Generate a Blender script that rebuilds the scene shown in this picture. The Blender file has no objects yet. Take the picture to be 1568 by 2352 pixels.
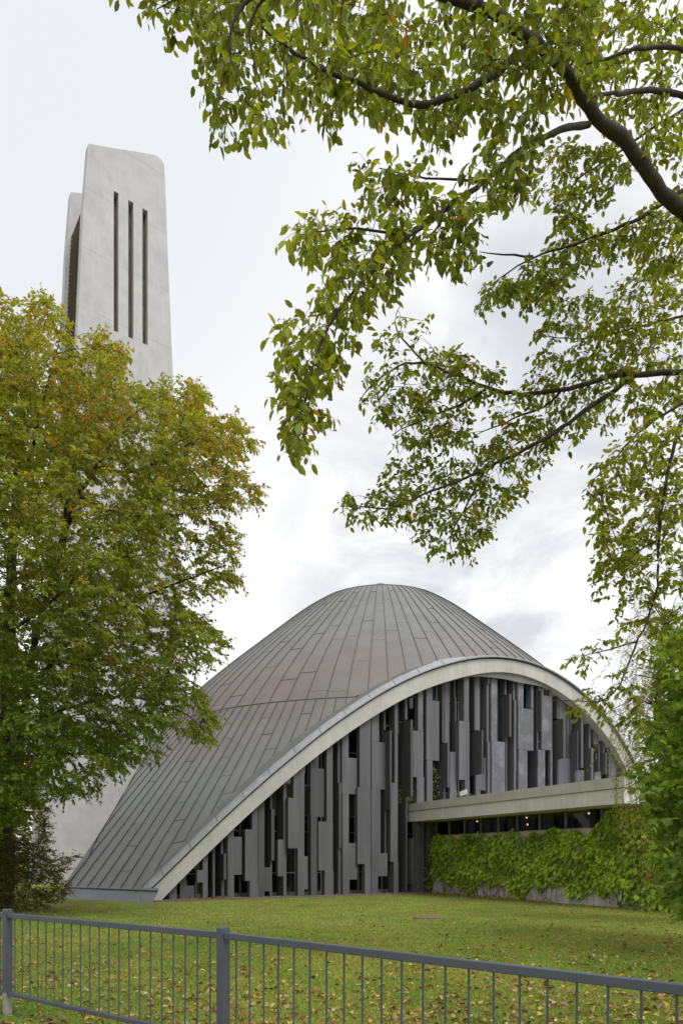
import bpy, math, random
import numpy as np
from mathutils import Vector
rng = np.random.default_rng(7)
random.seed(7)
PI = math.pi
R = math.radians
S = bpy.context.scene

# ------------------------------------------------------------------ camera
F, YH, EYE = 1568.0, 1972.0, 1.6            # survey scale of the photograph: focal length, horizon row, eye height
cam_d = bpy.data.cameras.new("camera"); cam = bpy.data.objects.new("camera", cam_d)
S.collection.objects.link(cam); S.camera = cam
cam.location = (0, 0, EYE); cam.rotation_euler = (R(90), 0, 0)
cam_d.sensor_fit = 'HORIZONTAL'; cam_d.sensor_width = 24; cam_d.lens = 24
cam_d.shift_y = (YH-1176)/1568; cam_d.clip_start = 0.05; cam_d.clip_end = 2000

# ------------------------------------------------------------------ world
SUN_AZ, SUN_EL = R(-48), R(52)               # direction towards the sun, azimuth measured from +X
w = bpy.data.worlds.new("World"); S.world = w; w.use_nodes = True
nt = w.node_tree; nt.nodes.clear()
N = nt.nodes.new; L = nt.links.new
out = N('ShaderNodeOutputWorld'); bg = N('ShaderNodeBackground'); L(bg.outputs[0], out.inputs[0])
sky = N('ShaderNodeTexSky'); sky.sky_type = 'NISHITA'; sky.sun_disc = False
sky.sun_elevation = SUN_EL; sky.sun_rotation = R(90)-SUN_AZ
sky.air_density = 1.0; sky.dust_density = 2.0
sk = N('ShaderNodeVectorMath'); sk.operation = 'SCALE'; sk.inputs['Scale'].default_value = 0.10
L(sky.outputs[0], sk.inputs[0])
tc = N('ShaderNodeTexCoord')
def cnoise(scale, det, rough, off, dist=0.0):
    m = N('ShaderNodeMapping'); m.inputs['Scale'].default_value = (1, 1, 2.0); m.inputs['Location'].default_value = off
    n = N('ShaderNodeTexNoise'); n.inputs['Scale'].default_value = scale; n.inputs['Detail'].default_value = det
    n.inputs['Roughness'].default_value = rough; n.inputs['Distortion'].default_value = dist
    L(tc.outputs['Generated'], m.inputs[0]); L(m.outputs[0], n.inputs['Vector']); return n.outputs[0]
def ramp(src, stops):
    r = N('ShaderNodeValToRGB'); e = r.color_ramp.elements
    while len(e) > 1: e.remove(e[-1])
    e[0].position = stops[0][0]; e[0].color = (*stops[0][1], 1)
    for p, c in stops[1:]:
        q = e.new(p); q.color = (*c, 1)
    L(src, r.inputs[0]); return r.outputs[0]
def wmix(fac, a, b):
    m = N('ShaderNodeMix'); m.data_type = 'RGBA'
    for s_, v in ((m.inputs[0], fac), (m.inputs[6], a), (m.inputs[7], b)):
        if isinstance(v, (int, float)): s_.default_value = v
        elif isinstance(v, tuple): s_.default_value = (*v, 1)
        else: L(v, s_)
    return m.outputs[2]
def lobe(d, lo, hi):
    v = Vector(d).normalized()
    m = N('ShaderNodeVectorMath'); m.operation = 'DOT_PRODUCT'; m.inputs[1].default_value = v
    L(tc.outputs['Generated'], m.inputs[0])
    mr = N('ShaderNodeMapRange'); mr.interpolation_type = 'SMOOTHSTEP'
    mr.inputs[1].default_value = lo; mr.inputs[2].default_value = hi
    L(m.outputs['Value'], mr.inputs[0]); return mr.outputs[0]
def mul(a, b):
    m = N('ShaderNodeMath'); m.operation = 'MULTIPLY'
    L(a, m.inputs[0]); L(b, m.inputs[1]); return m.outputs[0]
base = wmix(lobe((-.6, 1, 1.3), .84, 1.0), (.93, .925, .92), (.73, .75, .78))
cl = ramp(cnoise(3.1, 7, .55, (1.3, .2, .35), .4), [(.40, (1, 1, 1)), (.50, (.55, .55, .55)), (.60, (.0, .0, .0))])
cl2 = ramp(cnoise(1.7, 3, .5, (.1, 2.2, .7)), [(.38, (0, 0, 0)), (.62, (1, 1, 1))])
base = wmix(mul(mul(cl, lobe((.34, 1, .44), .89, .965)), cl2) , base, (.62, .627, .675))
cl3 = ramp(cnoise(5.2, 8, .6, (4.3, 1.2, 2.35), .6), [(.45, (0, 0, 0)), (.58, (1, 1, 1))])
base = wmix(mul(mul(cl3, lobe((.34, 1, .45), .90, .99)), cl), base, (.62, .625, .665))
fin = wmix(.93, sk.outputs[0], base)
L(fin, bg.inputs[0]); bg.inputs[1].default_value = 1.0

sun_d = bpy.data.lights.new("sun", 'SUN'); sun_d.energy = 1.6; sun_d.angle = R(25); sun_d.color = (1, .98, .95)
sun = bpy.data.objects.new("sun", sun_d); S.collection.objects.link(sun)
sd = Vector((math.cos(SUN_AZ)*math.cos(SUN_EL), math.sin(SUN_AZ)*math.cos(SUN_EL), math.sin(SUN_EL)))
sun.rotation_euler = sd.to_track_quat('Z', 'Y').to_euler()
S.view_settings.view_transform = 'Standard'; S.view_settings.look = 'None'
S.view_settings.exposure = 0.3; S.view_settings.gamma = 1.0
S.render.engine = 'CYCLES'

# ------------------------------------------------------------------ helpers
def P(x, y, Z):                              # survey reading + distance -> point
    return np.array([(x-784)/F*Z, Z, EYE+(YH-y)/F*Z])
def tag(o, label=None, cat=None, group=None, kind=None):
    if label: o['label'] = label
    if cat: o['category'] = cat
    if group: o['group'] = group
    if kind: o['kind'] = kind
    return o
def empty(name, loc=(0, 0, 0)):
    o = bpy.data.objects.new(name, None); S.collection.objects.link(o); o.location = loc
    o.empty_display_size = .2; return o
class MB:
    def __init__(s): s.V = []; s.Fs = []; s.M = []; s.C = []; s.n = 0
    def add(s, v, faces, mat=0, col=None):
        """v (n,3); faces = list of index lists / (m,k) array"""
        v = np.asarray(v, float).reshape(-1, 3)
        f = [np.asarray(q, int)+s.n for q in faces] if not isinstance(faces, np.ndarray) else faces+s.n
        s.V.append(v); s.n += len(v); s.Fs.append(f); s.M.append(mat); s.C.append(col)
    def box(s, o, ax, ay, az, mat=0, col=None):
        o, ax, ay, az = map(lambda q: np.asarray(q, float), (o, ax, ay, az))
        v = [o, o+ax, o+ax+ay, o+ay, o+az, o+ax+az, o+ax+ay+az, o+ay+az]
        s.add(v, [[0, 3, 2, 1], [4, 5, 6, 7], [0, 1, 5, 4], [1, 2, 6, 5], [2, 3, 7, 6], [3, 0, 4, 7]], mat, col)
    def prism(s, a, b, mat=0):              # two matching loops
        n = len(a); v = list(a)+list(b)
        f = [list(range(n))[::-1], list(range(n, 2*n))]+[[i, (i+1) % n, n+(i+1) % n, n+i] for i in range(n)]
        s.add(v, f, mat)
    def tube(s, pts, rad, sides=8, mat=0, cap=True, col=None):
        pts = np.asarray(pts, float); n = len(pts)
        rad = np.broadcast_to(rad, (n,))
        t = np.gradient(pts, axis=0); t /= np.linalg.norm(t, axis=1)[:, None]+1e-9
        ref = np.array([0, 0, 1.]) if abs(t[0, 2]) < .9 else np.array([1., 0, 0])
        a = np.cross(t, ref); a /= np.linalg.norm(a, axis=1)[:, None]+1e-9
        b = np.cross(t, a)
        th = np.arange(sides)/sides*2*PI
        v = pts[:, None]+rad[:, None, None]*(a[:, None]*np.cos(th)[None, :, None]+b[:, None]*np.sin(th)[None, :, None])
        i = np.arange(n-1)[:, None]*sides; j = np.arange(sides)[None]; k = (j+1) % sides
        f = np.stack([i+j, i+k, i+sides+k, i+sides+j], -1).reshape(-1, 4)
        s.add(v.reshape(-1, 3), f, mat, col)
        if cap:
            s.Fs.append([np.arange(sides)+s.n-n*sides, np.arange(sides)[::-1]+s.n-sides]); s.M.append(mat); s.C.append(col)
    def build(s, name, mats, parent=None, smooth=False):
        V = np.concatenate(s.V); sizes = []; idx = []; mi = []; co = []; hascol = any(c is not None for c in s.C)
        for f, m, c in zip(s.Fs, s.M, s.C):
            if isinstance(f, np.ndarray):
                sz = np.full(len(f), f.shape[1]); ix = f.reshape(-1)
            else:
                sz = np.array([len(q) for q in f]); ix = np.concatenate(f) if len(f) else np.zeros(0, int)
            sizes.append(sz); idx.append(ix)
            mi.append(np.full(len(sz), m) if np.isscalar(m) else np.asarray(m))
            if hascol:
                c = np.array((1, 1, 1)) if c is None else np.asarray(c, float)
                if c.ndim == 1: c = np.broadcast_to(c, (len(sz), 3))
                co.append(np.repeat(c, sz, axis=0))
        sizes = np.concatenate(sizes); idx = np.concatenate(idx); mi = np.concatenate(mi)
        me = bpy.data.meshes.new(name)
        me.vertices.add(len(V)); me.vertices.foreach_set('co', V.astype(np.float32).reshape(-1))
        me.loops.add(len(idx)); me.loops.foreach_set('vertex_index', idx.astype(np.int32))
        me.polygons.add(len(sizes)); st = np.concatenate([[0], np.cumsum(sizes)[:-1]])
        me.polygons.foreach_set('loop_start', st.astype(np.int32))
        me.polygons.foreach_set('material_index', mi.astype(np.int32))
        me.polygons.foreach_set('use_smooth', np.full(len(sizes), bool(smooth)))
        me.update(calc_edges=True); me.validate()
        if hascol:
            at = me.color_attributes.new('tint', 'FLOAT_COLOR', 'CORNER')
            c = np.concatenate(co); c = np.concatenate([c, np.ones((len(c), 1))], 1)
            if len(at.data) == len(c): at.data.foreach_set('color', c.astype(np.float32).reshape(-1))
        for m in (mats if isinstance(mats, (list, tuple)) else [mats]): me.materials.append(m)
        o = bpy.data.objects.new(name, me); S.collection.objects.link(o)
        if parent: o.parent = parent; o.matrix_parent_inverse = parent.matrix_basis.inverted()
        return o

# ------------------------------------------------------------------ materials
def mat(name, col, rough=.7, var=.0, scale=3.0, bump=0.0, bscale=20., metal=0., tint=False, trans=0., col2=None, c2pos=(.45, .6), stretch=(1, 1, 1), spec=.4, hue=None):
    m = bpy.data.materials.new(name); m.use_nodes = True; t = m.node_tree; n = t.nodes; l = t.links
    b = n['Principled BSDF']; b.inputs['Roughness'].default_value = rough; b.inputs['Metallic'].default_value = metal
    b.inputs['Specular IOR Level'].default_value = spec
    tcn = n.new('ShaderNodeTexCoord'); mp = n.new('ShaderNodeMapping'); mp.inputs['Scale'].default_value = stretch
    l.new(tcn.outputs['Object'], mp.inputs[0])
    def noise(sc, det=5, ro=.6):
        q = n.new('ShaderNodeTexNoise'); q.inputs['Scale'].default_value = sc; q.inputs['Detail'].default_value = det
        q.inputs['Roughness'].default_value = ro; l.new(mp.outputs[0], q.inputs['Vector']); return q.outputs[0]
    def rp(src, a, ca, b_, cb):
        q = n.new('ShaderNodeValToRGB'); q.color_ramp.elements[0].position = a; q.color_ramp.elements[1].position = b_
        q.color_ramp.elements[0].color = (*ca, 1); q.color_ramp.elements[1].color = (*cb, 1); l.new(src, q.inputs[0]); return q.outputs[0]
    def mx(mode, fac, a, bb):
        q = n.new('ShaderNodeMix'); q.data_type = 'RGBA'; q.blend_type = mode
        for s_, v in ((q.inputs[0], fac), (q.inputs[6], a), (q.inputs[7], bb)):
            if isinstance(v, (int, float)): s_.default_value = v
            elif isinstance(v, tuple): s_.default_value = (*v, 1)
            else: l.new(v, s_)
        return q.outputs[2]
    c = col
    if col2: c = mx('MIX', rp(noise(scale*.45, 4), c2pos[0], (0, 0, 0), c2pos[1], (1, 1, 1)), col, col2)
    if var: c = mx('MULTIPLY', 1.0, c, rp(noise(scale), .3, (1-var,)*3, .7, (1+var,)*3))
    if tint:
        a = n.new('ShaderNodeAttribute'); a.attribute_name = 'tint'; c = mx('MULTIPLY', 1.0, c, a.outputs['Color'])
    if isinstance(c, tuple): b.inputs['Base Color'].default_value = (*c, 1)
    else: l.new(c, b.inputs['Base Color'])
    if bump:
        q = n.new('ShaderNodeBump'); q.inputs['Strength'].default_value = bump; q.inputs['Distance'].default_value = .02
        l.new(noise(bscale, 6), q.inputs['Height']); l.new(q.outputs[0], b.inputs['Normal'])
    if trans:
        tr = n.new('ShaderNodeBsdfTranslucent'); ms = n.new('ShaderNodeMixShader'); ms.inputs[0].default_value = trans
        tcx = mx('MULTIPLY', 1.0, c, (1.75, 1.55, .5))
        l.new(tcx, tr.inputs[0]); l.new(b.outputs[0], ms.inputs[1]); l.new(tr.outputs[0], ms.inputs[2])
        l.new(ms.outputs[0], n['Material Output'].inputs[0])
    m['nodes'] = 1
    return m
def emat(name, col, s):
    m = bpy.data.materials.new(name); m.use_nodes = True; b = m.node_tree.nodes['Principled BSDF']
    b.inputs['Emission Color'].default_value = (*col, 1); b.inputs['Emission Strength'].default_value = s; return m
def concrete(name, col, streak=.12, joint=None, pink=0.0):
    m = mat(name, col, rough=.85, var=.10, scale=1.1, bump=.25, bscale=9, spec=.25)
    t = m.node_tree; n = t.nodes; l = t.links; b = n['Principled BSDF']
    src = b.inputs['Base Color'].links[0].from_socket
    tcn = n.new('ShaderNodeTexCoord'); mp = n.new('ShaderNodeMapping'); mp.inputs['Scale'].default_value = (4, 4, .35)
    l.new(tcn.outputs['Object'], mp.inputs[0])
    q = n.new('ShaderNodeTexNoise'); q.inputs['Scale'].default_value = 1.5; q.inputs['Detail'].default_value = 7; q.inputs['Roughness'].default_value = .65
    l.new(mp.outputs[0], q.inputs['Vector'])
    r_ = n.new('ShaderNodeValToRGB'); e = r_.color_ramp.elements; e[0].position = .3; e[1].position = .62
    e[0].color = (1-streak*2, 1-streak*2, 1-streak*1.9, 1); e[1].color = (1, 1, 1, 1); l.new(q.outputs[0], r_.inputs[0])
    x = n.new('ShaderNodeMix'); x.data_type = 'RGBA'; x.blend_type = 'MULTIPLY'; x.inputs[0].default_value = 1
    l.new(src, x.inputs[6]); l.new(r_.outputs[0], x.inputs[7]); o = x.outputs[2]
    # small pits and specks
    v = n.new('ShaderNodeTexVoronoi'); v.inputs['Scale'].default_value = 1.6; l.new(tcn.outputs['Object'], v.inputs['Vector'])
    r2 = n.new('ShaderNodeValToRGB'); e = r2.color_ramp.elements; e[0].position = .03; e[1].position = .05
    e[0].color = (.45, .45, .42, 1); e[1].color = (1, 1, 1, 1); l.new(v.outputs[0], r2.inputs[0])
    x2 = n.new('ShaderNodeMix'); x2.data_type = 'RGBA'; x2.blend_type = 'MULTIPLY'; x2.inputs[0].default_value = 1
    l.new(o, x2.inputs[6]); l.new(r2.outputs[0], x2.inputs[7]); o = x2.outputs[2]
    if joint:
        sp = n.new('ShaderNodeSeparateXYZ'); l.new(tcn.outputs['Object'], sp.inputs[0])
        wob = n.new('ShaderNodeTexNoise'); wob.inputs['Scale'].default_value = .8; l.new(tcn.outputs['Object'], wob.inputs['Vector'])
        def mth(op, a, bb):
            q_ = n.new('ShaderNodeMath'); q_.operation = op
            for s_, vv in ((q_.inputs[0], a), (q_.inputs[1], bb)):
                if isinstance(vv, (int, float)): s_.default_value = vv
                else: l.new(vv, s_)
            return q_.outputs[0]
        z = mth('ADD', sp.outputs[2], mth('MULTIPLY', wob.outputs[0], .12))
        fr = mth('ABSOLUTE', mth('SUBTRACT', mth('FRACT', mth('DIVIDE', z, joint), 0), .5), 0)
        r3 = n.new('ShaderNodeValToRGB'); e = r3.color_ramp.elements; w_ = .035/joint
        e[0].position = 0; e[0].color = (.72, .72, .70, 1); e[1].position = w_; e[1].color = (1, 1, 1, 1)
        l.new(fr, r3.inputs[0])
        x3 = n.new('ShaderNodeMix'); x3.data_type = 'RGBA'; x3.blend_type = 'MULTIPLY'; x3.inputs[0].default_value = .8
        l.new(o, x3.inputs[6]); l.new(r3.outputs[0], x3.inputs[7]); o = x3.outputs[2]
    l.new(o, b.inputs['Base Color'])
    return m
M = {}
M['conc'] = concrete('pale_concrete', (.475, .468, .445), .06)
M['tower'] = concrete('tower_concrete', (.50, .493, .52), .035, joint=3.9)
M['canopy'] = concrete('canopy_concrete', (.62, .61, .60), .07)
M['plinth'] = concrete('plinth_concrete', (.50, .46, .425), .12)
M['fin'] = mat('painted_fin_concrete', (.110, .110, .122), .75, var=.16, scale=1.5, bump=.15, bscale=14, col2=(.132, .132, .146), stretch=(2, 2, .22))
M['fin_shaded'] = mat('shaded_fin_concrete', (.080, .080, .085), .75, var=.16, scale=1.7, bump=.15, bscale=14, stretch=(2, 2, .22))  # darker copy of the fin colour, paints in the shade on blade sides
M['fin3'] = mat('weathered_fin_concrete', (.13, .132, .148), .8, var=.16, scale=2.4, bump=.2, bscale=14, col2=(.19, .195, .215), c2pos=(.5, .62))
M['metal_lt'] = mat('zinc_flashing', (.34, .355, .38), .42, var=.12, scale=3, metal=.35)
M['gap_shade'] = mat('painted_gap_shade', (.075, .068, .06), .7, var=.1)  # dark colour paints in the shadow below the flashing
M['skirt'] = mat('zinc_skirt', (.16, .167, .18), .5, var=.15, scale=2, metal=.3)
M['verge'] = mat('dark_zinc_verge', (.135, .14, .155), .5, var=.25, scale=3, metal=.3)
M['seam'] = mat('roof_seam', (.088, .086, .075), .6)
M['joint'] = mat('roof_cross_joint', (.26, .28, .27), .6, var=.3, scale=5)
M['frame'] = mat('window_frame_grey', (.19, .195, .205), .5, var=.06)
M['spandrel'] = mat('spandrel_panel', (.10, .10, .10), .7, var=.1)
M['glass'] = mat('dark_window_glass', (.012, .013, .015), .06, spec=.8)
M['teal'] = mat('teal_window_glass', (.03, .22, .24), .12, spec=.8)
M['rail'] = mat('railing_paint', (.068, .078, .098), .42, var=.10, scale=6, bump=.05, bscale=80, spec=.5)
M['chip'] = mat('chipped_paint', (.45, .46, .48), .5)
M['zincpost'] = mat('galvanised_steel', (.32, .31, .30), .55, var=.25, scale=14, metal=.4)
M['bark'] = mat('dark_bark', (.045, .036, .028), .9, var=.35, scale=14, bump=.9, bscale=35, stretch=(1, 1, .5))
M['leaf'] = mat('green_foliage', (1, 1, 1), .55, tint=True, trans=.48, spec=.35)
M['ivyleaf'] = mat('creeper_foliage', (1, 1, 1), .6, tint=True, trans=.2, spec=.2)
M['litter'] = mat('fallen_leaf', (1, 1, 1), .8, tint=True, spec=.2)
M['wood'] = mat('brown_louvre_wood', (.19, .15, .12), .8, var=.35, scale=5, bump=.4, bscale=20)
M['slit'] = mat('weathered_board', (.12, .09, .055), .85, var=.5, scale=3, bump=.5, bscale=12, stretch=(1, 1, .4))
M['white'] = mat('white_paint', (.72, .74, .76), .5, var=.04)
M['gravel'] = mat('gravel', (.17, .15, .12), .95, var=.45, scale=28, bump=1, bscale=60)
M['path'] = mat('sandy_path', (.20, .17, .13), .95, var=.35, scale=14, bump=.8, bscale=70)
M['dark'] = mat('dark_interior', (.02, .018, .016), .9)
M['cover'] = mat('cast_cover', (.16, .14, .12), .8, var=.3, scale=9, bump=.4)
M['pipe'] = mat('zinc_downpipe', (.33, .35, .36), .35, var=.2, scale=5, metal=.6)
M['warm'] = emat('warm_lamp', (1, .6, .3), 3)
# roof sheet metal: grey green zinc with brown patina, colour per sheet
rm = mat('patinated_roof_sheet', (1, 1, 1), .52, tint=True, metal=.25, spec=.45, var=.10, scale=.9, bump=.12, bscale=2.2)
t = rm.node_tree; n = t.nodes; l = t.links; b = n['Principled BSDF']
src = b.inputs['Base Color'].links[0].from_socket
tcn = n.new('ShaderNodeTexCoord')
v = n.new('ShaderNodeTexNoise'); v.inputs['Scale'].default_value = 9; v.inputs['Detail'].default_value = 6; v.inputs['Roughness'].default_value = .75
l.new(tcn.outputs['Object'], v.inputs['Vector'])
r_ = n.new('ShaderNodeValToRGB'); e = r_.color_ramp.elements; e[0].position = .69; e[1].position = .78
e[0].color = (0, 0, 0, 1); e[1].color = (.55, .55, .55, 1); l.new(v.outputs[0], r_.inputs[0])
x = n.new('ShaderNodeMix'); x.data_type = 'RGBA'; l.new(r_.outputs[0], x.inputs[0]); l.new(src, x.inputs[6]); x.inputs[7].default_value = (.42, .43, .42, 1)
l.new(x.outputs[2], b.inputs['Base Color']); M['roof'] = rm

# ------------------------------------------------------------------ ground
C0 = np.array([2.458, 43.273])              # centre of the shell on plan
g = MB()
nx = 60; xs = np.linspace(-1, 1, nx); gx = np.sign(xs)*np.abs(xs)**2.2*450; gy = 20+np.sign(xs)*np.abs(xs)**2.2*600
X, Y = np.meshgrid(gx, gy); V = np.stack([X, Y, 0*X], -1).reshape(-1, 3)
i = np.arange(nx-1)[:, None]*nx+np.arange(nx-1)[None]; i = i.reshape(-1)
g.add(V, np.stack([i, i+1, i+nx+1, i+nx], -1))
lm = mat('mown_grass', (.185, .24, .05), .9, var=.22, scale=1.3, bump=.9, bscale=26, col2=(.185, .175, .055), c2pos=(.42, .66), spec=.1)
t = lm.node_tree; n = t.nodes; l = t.links; b = n['Principled BSDF']; src = b.inputs['Base Color'].links[0].from_socket
tcn = n.new('ShaderNodeTexCoord'); v = n.new('ShaderNodeTexNoise'); v.inputs['Scale'].default_value = 16; v.inputs['Detail'].default_value = 8; v.inputs['Roughness'].default_value = .8
l.new(tcn.outputs['Object'], v.inputs['Vector']); r_ = n.new('ShaderNodeValToRGB'); e = r_.color_ramp.elements
e[0].position = .35; e[0].color = (.62, .62, .5, 1); e[1].position = .66; e[1].color = (1.3, 1.22, 1.2, 1); l.new(v.outputs[0], r_.inputs[0])
x = n.new('ShaderNodeMix'); x.data_type = 'RGBA'; x.blend_type = 'MULTIPLY'; x.inputs[0].default_value = 1
l.new(src, x.inputs[6]); l.new(r_.outputs[0], x.inputs[7]); l.new(x.outputs[2], b.inputs['Base Color'])
tag(g.build('lawn', lm), kind='structure')

def scatter_tris(n, pos, h, wd, cols, lean=.5):
    a = rng.uniform(0, 2*PI, n); s_ = np.stack([np.cos(a), np.sin(a), 0*a], -1)*wd[:, None]
    l_ = rng.normal(0, lean, (n, 2))*h[:, None]
    top = pos+np.stack([l_[:, 0], l_[:, 1], h], -1)
    V = np.stack([pos-s_, pos+s_, top], 1).reshape(-1, 3)
    return V, np.arange(3*n).reshape(-1, 3), cols
gm = mat('grass_blades', (1, 1, 1), .7, tint=True, trans=.3, spec=.2)
n_ = 330000
u = rng.random(n_); Zg = 1/(1/6.2-u*(1/6.2-1/30.)); Xg = rng.uniform(-.54, .56, n_)*Zg
keep = rng.random(n_) < np.clip(1.25-Zg/30, .2, 1)
keep &= ~((Zg > 23.5+.52*Xg+4) & (Xg > -11)) 
Zg, Xg = Zg[keep], Xg[keep]; n_ = len(Zg)
tone = .5+.5*np.sin(Xg*.9+1.3*np.sin(Zg*.7))*np.cos(Zg*.55+Xg*.3)
c1 = np.array([.18, .29, .05]); c2 = np.array([.32, .36, .085])
tone = np.clip(tone+.35*np.sin(Xg*3.1+np.sin(Zg*2.3)*1.5)*np.sin(Zg*2.9+Xg), 0, 1)
cols = (c1+(c2-c1)*tone[:, None])*rng.uniform(.55, 1.4, (n_, 1))
gb = MB(); Vv, Ff, cc = scatter_tris(n_, np.stack([Xg, Zg, 0*Zg], -1), rng.uniform(.012, .035, n_)*(1+Zg/30), .003+Zg*.00022+rng.random(n_)*.002, cols, .8)
gb.add(Vv, Ff, 0, cc)
tag(gb.build('grass', gm), label='short mown lawn grass between railing and church', cat='grass', kind='stuff')

# fallen leaves
def leaf_cloud(mb, pos, axis, nor, length, wid, tmpl, faces, cols, mati=0):
    """vectorised leaves; tmpl (k,3) = along, across, up in units of length / width"""
    n = len(pos); axis = axis/(np.linalg.norm(axis, axis=1)[:, None]+1e-9)
    side = np.cross(axis, nor); side /= np.linalg.norm(side, axis=1)[:, None]+1e-9
    up = np.cross(side, axis)
    T = tmpl[None]
    V = pos[:, None]+axis[:, None]*(T[..., 0:1]*length[:, None, None])+side[:, None]*(T[..., 1:2]*wid[:, None, None])+up[:, None]*(T[..., 2:3]*length[:, None, None])
    k = len(tmpl); fs = (np.arange(n)[:, None, None]*k+np.asarray(faces)[None]).reshape(-1, len(faces[0]))
    mb.add(V.reshape(-1, 3), fs, mati, np.repeat(cols, len(faces), 0))
T4 = (np.array([[0, 0, 0], [.5, -.5, .10], [1, 0, -.05], [.5, .5, .10]]), [[0, 1, 2], [0, 2, 3]])
T6 = (np.array([[0, 0, 0], [.3, -.45, .07], [.68, -.40, .05], [1, 0, -.10], [.68, .40, .05], [.3, .45, .07], [.5, 0, 0]]),
      [[0, 1, 2, 6], [6, 2, 3, 3], [0, 6, 4, 5], [6, 3, 4, 4]])
T6 = (np.array([[0, 0, 0], [.28, -.44, .08], [.65, -.42, .04], [1, 0, -.12], [.65, .42, .04], [.28, .44, .08]]),
      [[0, 1, 2, 3], [0, 3, 4, 5]])
lt = MB(); n_ = 6200
u = rng.random(n_); Zl = 1/(1/6.0-u*(1/6.0-1/29.)); Xl = rng.uniform(-.54, .58, n_)*Zl
nz = np.sin(Xl*1.7+Zl*.9)*np.sin(Zl*1.3-Xl*.6)
keep = rng.random(n_) < np.clip(.35+.35*nz+(Zl < 11)*.3+((Xl > 2) & (Zl < 17))*.4, .05, 1)
keep &= (Zl < 24.5+.5*Xl)
Zl, Xl = Zl[keep], Xl[keep]; n_ = len(Zl)
pal = np.array([[.42, .30, .07], [.36, .22, .06], [.22, .11, .045], [.14, .075, .035], [.48, .38, .12], [.40, .33, .20], [.30, .12, .05]])
pc = pal[rng.choice(7, n_, p=[.22, .16, .16, .14, .12, .14, .06])]*rng.uniform(.7, 1.15, (n_, 1))
ax = rng.normal(size=(n_, 3))*[1, 1, .25]; no = np.array([0, 0, 1.])+rng.normal(0, .5, (n_, 3))
Tc = (np.array([[0, 0, 0], [.3, -.5, .28], [.7, -.42, .22], [1, 0, .05], [.7, .42, .3], [.3, .5, .2]]), [[0, 1, 2, 3], [0, 3, 4, 5]])
leaf_cloud(lt, np.stack([Xl, Zl, rng.uniform(.015, .04, n_)], -1), ax, no, rng.uniform(.04, .10, n_), rng.uniform(.022, .055, n_), *Tc, pc)
n2_ = 15000                                  # small crumbs of leaf and twig
u = rng.random(n2_); Zl = 1/(1/6.0-u*(1/6.0-1/29.)); Xl = rng.uniform(-.54, .58, n2_)*Zl
keep = (rng.random(n2_) < .4+.4*np.sin(Xl*1.1-Zl*.8)*np.sin(Zl*.9+Xl)) & (Zl < 24.5+.5*Xl)
Zl, Xl = Zl[keep], Xl[keep]; n2_ = len(Zl)
ax = rng.normal(size=(n2_, 3))*[1, 1, .2]; no = np.array([0, 0, 1.])+rng.normal(0, .4, (n2_, 3))
leaf_cloud(lt, np.stack([Xl, Zl, rng.uniform(.02, .035, n2_)], -1), ax, no, rng.uniform(.02, .05, n2_), rng.uniform(.006, .02, n2_), *T4, pal[rng.choice([2, 3, 3, 5, 0], n2_)]*.75)
tag(lt.build('fallen_leaves', M['litter']), label='scattered yellow and brown fallen leaves on the lawn', cat='leaf litter', kind='stuff')

# ------------------------------------------------------------------ church frame of reference
s_, a_ = .5208, 29.0; q_ = math.hypot(1, s_)
TU = np.array([1, s_])/q_; NO = np.array([s_, -1])/q_          # along the facade / outwards
O0 = np.array([0, a_])
def W(u, p, h):
    xy = O0+TU*u+NO*p; return np.array([xy[0], xy[1], h])
def on_fac(x, y, p=0.0):                                       # full-size photo reading -> (u,h) on the plane p
    t_ = (x*F/1920-784)/F; O = O0+NO*p
    # (O + TU u).x = t (O+TU u).y
    u = (t_*O[1]-O[0])/(TU[0]-t_*TU[1]); Z = O[1]+TU[1]*u
    return u, EYE+(YH-y*F/1920)/F*Z
INN = np.array([(-7.70, -.1), (-6.67, .96), (-5.59, 1.99), (-4.39, 3.13), (-2.77, 4.55), (-1.21, 5.84), (.95, 7.40), (3.0, 8.67), (4.6, 9.46), (6.75, 10.24), (8.3, 10.63), (9.4, 10.73), (10.5, 10.66), (11.9, 10.36), (13.41, 9.78), (15.11, 8.83), (16.47, 7.68), (17.46, 6.46), (18.6, 4.6), (19.7, 2.3), (20.6, -.1)])
OUT = np.array([(-8.62, -.1), (-6.98, 1.50), (-5.29, 3.16), (-3.23, 5.02), (-.79, 7.02), (1.4, 8.56), (2.48, 9.22), (4.31, 10.17), (6.5, 10.98), (7.8, 11.28), (9.3, 11.42), (10.6, 11.36), (11.9, 11.14), (14.17, 10.28), (16.47, 8.66), (18.3, 6.52), (19.6, 4.3), (20.7, 2.1), (21.7, -.1)])
def smooth_curve(Pn, n=90):
    Pn = np.asarray(Pn, float); d = np.r_[0, np.cumsum(np.linalg.norm(np.diff(Pn, axis=0), axis=1))]
    t_ = np.linspace(0, d[-1], n); Q = np.stack([np.interp(t_, d, Pn[:, k]) for k in (0, 1)], 1)
    for _ in range(14):
        Q[1:-1] = (Q[:-2]+2*Q[1:-1]+Q[2:])/4
    return Q
INc, OUc = smooth_curve(INN, 110), smooth_curve(OUT, 110)
def h_in(u): return float(np.interp(u, INc[:, 0], INc[:, 1]))
def h_out(u): return np.interp(u, OUc[:, 0], OUc[:, 1])

church = empty('domed_church', (C0[0], C0[1], 0))
tag(church, 'domed church with grey sheet metal shell roof on three feet and pale concrete arch', 'church')

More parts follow.
